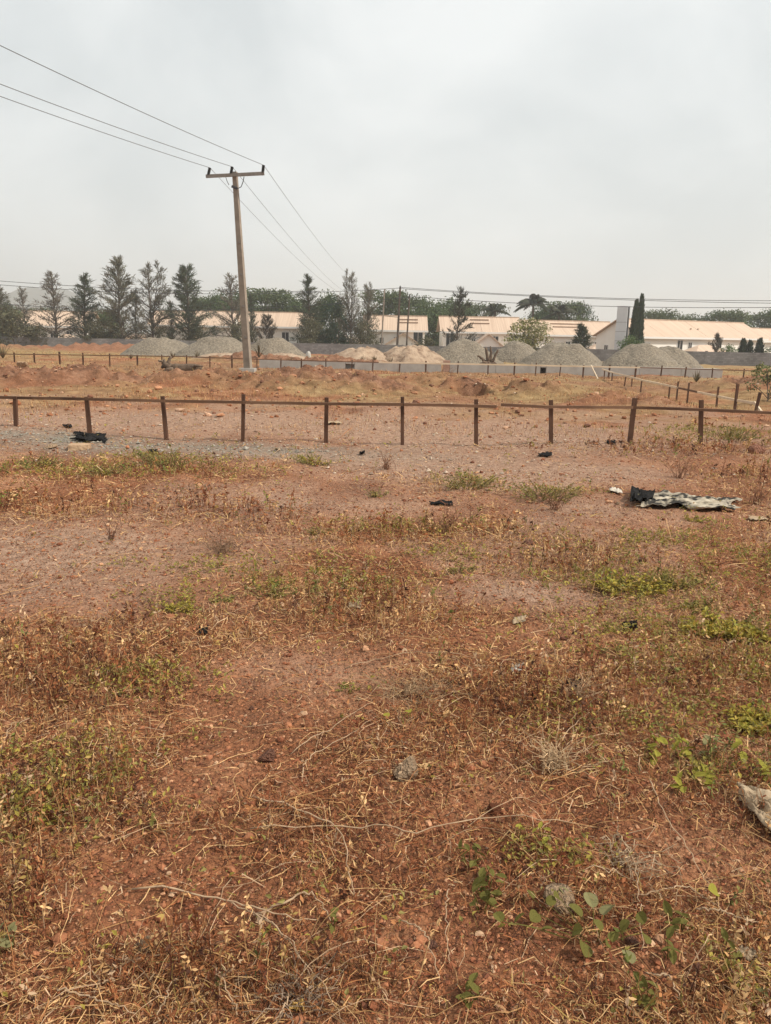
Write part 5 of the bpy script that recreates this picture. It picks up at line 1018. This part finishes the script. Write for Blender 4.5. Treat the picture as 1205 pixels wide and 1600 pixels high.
for (px, py, w, nst, nl, ls, col, lab) in [
    (488, 726, 62, 40, 7, .03, YG, 'yellow-green sprawling weed at the end of the grey gravel'), (730, 762, 84, 50, 8, .03, OG, 'olive green weed mat leaning over, beyond the flat black litter'), (848, 780, 110, 60, 8, .03, OG, 'wide olive green weed mat between two clearings'), (262, 735, 110, 60, 7, .03, OG, 'olive weed patch below the black plastic scrap'), (165, 748, 70, 34, 7, .028, OG, 'thin olive weed patch under the pale block'),
    (278, 950, 56, 36, 8, .024, YG, 'bright yellow-green weed in the tan grass'), (500, 888, 36, 22, 7, .022, YG, 'small yellow-green sprig on dry ground'), (350, 935, 40, 22, 7, .022, OG, 'pale olive sprig near the bright yellow-green weed'), (500, 830, 50, 22, 7, .024, OG, 'thin green rosette on bare tan soil'), (425, 925, 70, 30, 7, .022, OG, 'olive green low weeds among dry forbs'),
    (985, 925, 110, 70, 10, .034, YG, 'leafy yellow-green weed next to the brown stone'), (1045, 915, 90, 50, 9, .03, OG, 'leafy olive weed close to the yellow-green one'), (1120, 985, 100, 70, 10, .038, YG, 'lush bright green weed with broad leaves'), (1170, 990, 80, 50, 10, .036, YG, 'lush weed beside the broad-leaved one'), (1095, 950, 60, 26, 8, .03, OG, 'thin green weed behind the lush pair'),
    (1180, 1130, 80, 50, 10, .032, YG, 'pale green weed clump above the beige cloth'), (1085, 818, 40, 20, 7, .026, YG, 'small green weed in front of the printed sheet'), (545, 1075, 40, 14, 7, .02, OG, 'slim green seedling with reddish stem'), (590, 775, 40, 20, 7, .025, OG, 'faint green sprig on the stony ground'), (1140, 690, 90, 40, 8, .04, OG, 'yellowish weeds growing behind the fence post near the side rail'), (960, 1015, 60, 20, 7, .024, OG, 'small weeds between dark scraps'), (175, 1050, 50, 18, 7, .02, OG, 'grey-green weeds with white bits on the straw'), (60, 730, 80, 30, 7, .03, OG, 'olive weeds at the end of the gravel strip'), (720, 890, 60, 20, 7, .022, OG, 'sparse grey-green weeds on tan soil')]:
    leafy(px, py, w, nst, nl, ls, col, lab)

# plants whose leaves can be told apart: every leaf is a part
def leaf_mesh(kind):
    if kind == 'round': out = [(math.sin(a)*.46, .5-.5*math.cos(a)) for a in np.linspace(0, 2*math.pi, 15)[:-1]]
    else: out = [(0, 0), (.13, .12), (.24, .34), (.25, .55), (.16, .8), (0, 1), (-.16, .8), (-.25, .55), (-.24, .34), (-.13, .12)]
    V = [(x_, y_, .35*abs(x_)-.12*y_*y_) for x_, y_ in out]+[(0, .5, -.04)]; n = len(out); return mesh_np('leaf', np.array(V), np.array([(k, (k+1) % n, n) for k in range(n)]), smooth=False)
LM = {'round': leaf_mesh('round'), 'oval': leaf_mesh('oval')}
def leaf_mat(nm, a, b): return mat(nm, a, b, scale=14, rough=.75, sub=.25, spec=.15)
M['leaf_dull'] = leaf_mat('dull_leaf', (.105, .095, .022), (.175, .155, .04)); M['leaf_bright'] = leaf_mat('bright_leaf', (.22, .20, .03), (.36, .32, .055)); M['leaf_grey'] = leaf_mat('greyish_leaf', (.18, .165, .07), (.26, .235, .11))
_lm = {}
def leaf_obj(kind, m_):
    if (kind, m_) not in _lm:
        me = LM[kind].copy(); me.materials.clear(); me.materials.append(M[m_]); _lm[(kind, m_)] = me
    return _lm[(kind, m_)]
def seedling(px, py, lab, spots, kind, m_, size, name='broad_leaved_weed', hgt=.05):
    g = gp(px, py); root = thing(name, lab, 'weed', g)
    for (lx, ly, az, sc, mm) in spots:
        lp = gp(lx, ly); z = hgt*rng.uniform(.5, 1.2); b = lp-g; b[2] += z; q = MB(); q.tube([b*np.array([.25, .25, 0])+np.array([0, 0, -.01]), b*np.array([.7, .7, 1])-np.array([0, 0, .3*z]), b], [.0016, .0013, .001], 4); link('stalk', q.mesh('stalk'), M['leaf_dull'], root)
        o = link('leaf', leaf_obj(kind, mm or m_), None, root, loc=b); s = size*sc; o.scale = (s, s, s); o.rotation_euler = (R(rng.uniform(-10, 55)), R(rng.uniform(-40, 40)), az)
seedling(930, 1470, 'grey-green weed with round folded leaves spreading over red soil', [(832, 1410, .3, 1.1, None), (840, 1435, 2.4, 1.2, None), (852, 1428, -1.2, .9, None), (784, 1462, .5, 1.0, None), (803, 1470, -1.6, 1.1, None), (862, 1472, 1.2, .9, None), (893, 1482, -2, 1.1, None), (908, 1450, 1.0, 1.3, None), (925, 1436, .2, 1.4, 'leaf_grey'), (942, 1448, -.8, 1.5, 'leaf_grey'), (910, 1490, 3, 1.4, None), (938, 1484, .8, .9, None),
    (955, 1490, -.6, 1.0, None), (968, 1485, -1.3, 1.0, None), (972, 1515, 3.4, 1.2, 'leaf_grey'), (948, 1500, 2.2, .9, None), (1006, 1462, .1, 1.0, None), (1004, 1480, 2.9, 1.1, None), (873, 1418, 2.0, 1.0, None), (885, 1408, .6, .9, 'leaf_grey')], 'round', 'leaf_dull', .034)
def ring(px, py, n, rad): return [(px+rad*math.cos(a)*random.uniform(.4, 1.1), py+rad*.6*math.sin(a)*random.uniform(.4, 1.1), a+1.6+random.uniform(-.6, .6), random.uniform(.7, 1.2), None) for a in np.linspace(0, 6.28, n, endpoint=False)]
for (px, py, n_, rad, kind, m_, sz, lab) in [
    (1022, 1172, 12, 22, 'oval', 'leaf_bright', .05, 'bright yellow-green seedling with pointed leaves, beside dark hollow'), (1065, 1175, 12, 22, 'oval', 'leaf_bright', .05, 'pale green seedling between its bright neighbours'), (1062, 1236, 6, 15, 'oval', 'leaf_bright', .055, 'seedling with one large yellow leaf'), (1100, 1220, 11, 20, 'oval', 'leaf_bright', .045, 'olive seedling near the dark hollow'), (1112, 1180, 11, 22, 'oval', 'leaf_grey', .045, 'grey-green seedling among pale stems'), (1155, 1180, 6, 16, 'oval', 'leaf_bright', .05, 'tall-leaved seedling near the beige cloth'), (1192, 1215, 5, 13, 'oval', 'leaf_bright', .05, 'upright yellow leaf shoot beside the beige cloth'),
    (735, 1345, 11, 24, 'oval', 'leaf_dull', .04, 'dark green spiky weed in a shaded hollow'), (762, 1392, 12, 32, 'oval', 'leaf_dull', .045, 'dull green sprawling weed behind the rubble lump'), (755, 1418, 5, 22, 'round', 'leaf_dull', .035, 'three small round leaves in front of the sprawling weed'), (1062, 1450, 9, 24, 'oval', 'leaf_dull', .042, 'drab green rosette beside a long bent twig'), (1045, 1500, 6, 14, 'oval', 'leaf_dull', .035, 'small drab rosette below the round-leaved weed'), (1118, 1407, 1, 2, 'round', 'leaf_bright', .04, 'single glowing yellow-green leaf on a twig'),
    (735, 1575, 8, 26, 'oval', 'leaf_dull', .04, 'olive weed with few broad leaves on red soil'), (1010, 1575, 8, 24, 'oval', 'leaf_dull', .04, 'olive weed in bleached straw'), (75, 1287, 7, 22, 'oval', 'leaf_bright', .032, 'yellow-green seedling in brown forbs'), (200, 1210, 7, 20, 'oval', 'leaf_dull', .034, 'dull green seedling in a straw hollow'), (240, 1292, 3, 8, 'oval', 'leaf_dull', .032, 'two dark leaves on straw'), (850, 1315, 6, 20, 'oval', 'leaf_bright', .034, 'yellowish seedling by the rust-red stone'), (812, 1308, 4, 10, 'oval', 'leaf_bright', .034, 'two yellow leaves beside a fine stem'), (605, 1130, 3, 5, 'round', 'leaf_bright', .022, 'tiny yellow flower-like leaf on the straw'), (638, 1127, 4, 7, 'oval', 'leaf_bright', .026, 'tiny yellow-green shoot on the straw mat'), (520, 1448, 6, 12, 'oval', 'leaf_dull', .026, 'little green shoot under a thick bent twig'), (15, 1480, 8, 20, 'oval', 'leaf_grey', .035, 'grey-green weed with white seed heads'), (1140, 1500, 6, 18, 'oval', 'leaf_dull', .036, 'olive shoot near the dirty grey bag')]:
    seedling(px, py, lab, ring(px, py, n_, rad), kind, m_, sz*1.0, hgt=.04)
# shrubs and spiky plants farther back
bs = broad_mesh(1.0, .75, .6, .05, 16, 34, (.12, .13, .05), 501, lsz=.085)
g = gp(1195, 628); r = thing('shrub', 'small loose green shrub growing by the side fence', 'shrub', g); r.scale = (1.0, 1.0, 1.15); link('trunk', bs[0], M['bark'], r); link('crown', bs[1], M['leaf'], r)
for (px, py, hpx, lab) in [(1088, 597, 20, 'spiky dry plant in front of the far posts by the side fence'), (610, 566, 14, 'spiky dry plant on the foot of the tan sand heap'), (566, 562, 12, 'small spiky plant before the pale sand heap'), (585, 562, 12, 'dry spiky tuft between the two sand heaps'), (405, 560, 24, 'dry spiky shrub by the foot of the leaning pole'), (270, 556, 12, 'spiky plant at the first gravel heap'), (308, 556, 14, 'dark spiky plant at the meeting of two gravel heaps'), (455, 566, 12, 'spiky tuft on the brown earth spill'), (5, 560, 26, 'dead spiky shrub at the far end of the post row'), (205, 562, 10, 'low spiky tuft behind the far posts')]:
    g = gp(px, py); g = at(px, py, min(g[1], 52)); g[2] = gh(g[0], g[1]); s = hpx/F*g[1]; n = 26; az = rng.uniform(0, 6.28, n); ln = rng.uniform(.1, .9, n); K = 4; t = np.linspace(0, 1, K)[None]; h = s*rng.uniform(.5, 1.1, n)
    P = np.stack([np.cos(az)[:, None]*(ln*h)[:, None]*t, np.sin(az)[:, None]*(ln*h)[:, None]*t, h[:, None]*t*(1-.2*ln[:, None]*t)], -1); V, Q = strips(P, unit(np.stack([-np.sin(az), np.cos(az), 0*az], 1)), np.full((n, K), .02)*np.array([1, 1, .7, .15])[None])
    root = thing('spiky_plant', lab, 'plant', g, 0, 'spiky plants about the back of the site'); link('foliage', mesh_np('foliage', V, Q, colarr(n, 2*K, (.12, .09, .045), .3)), M['leaf'], root)
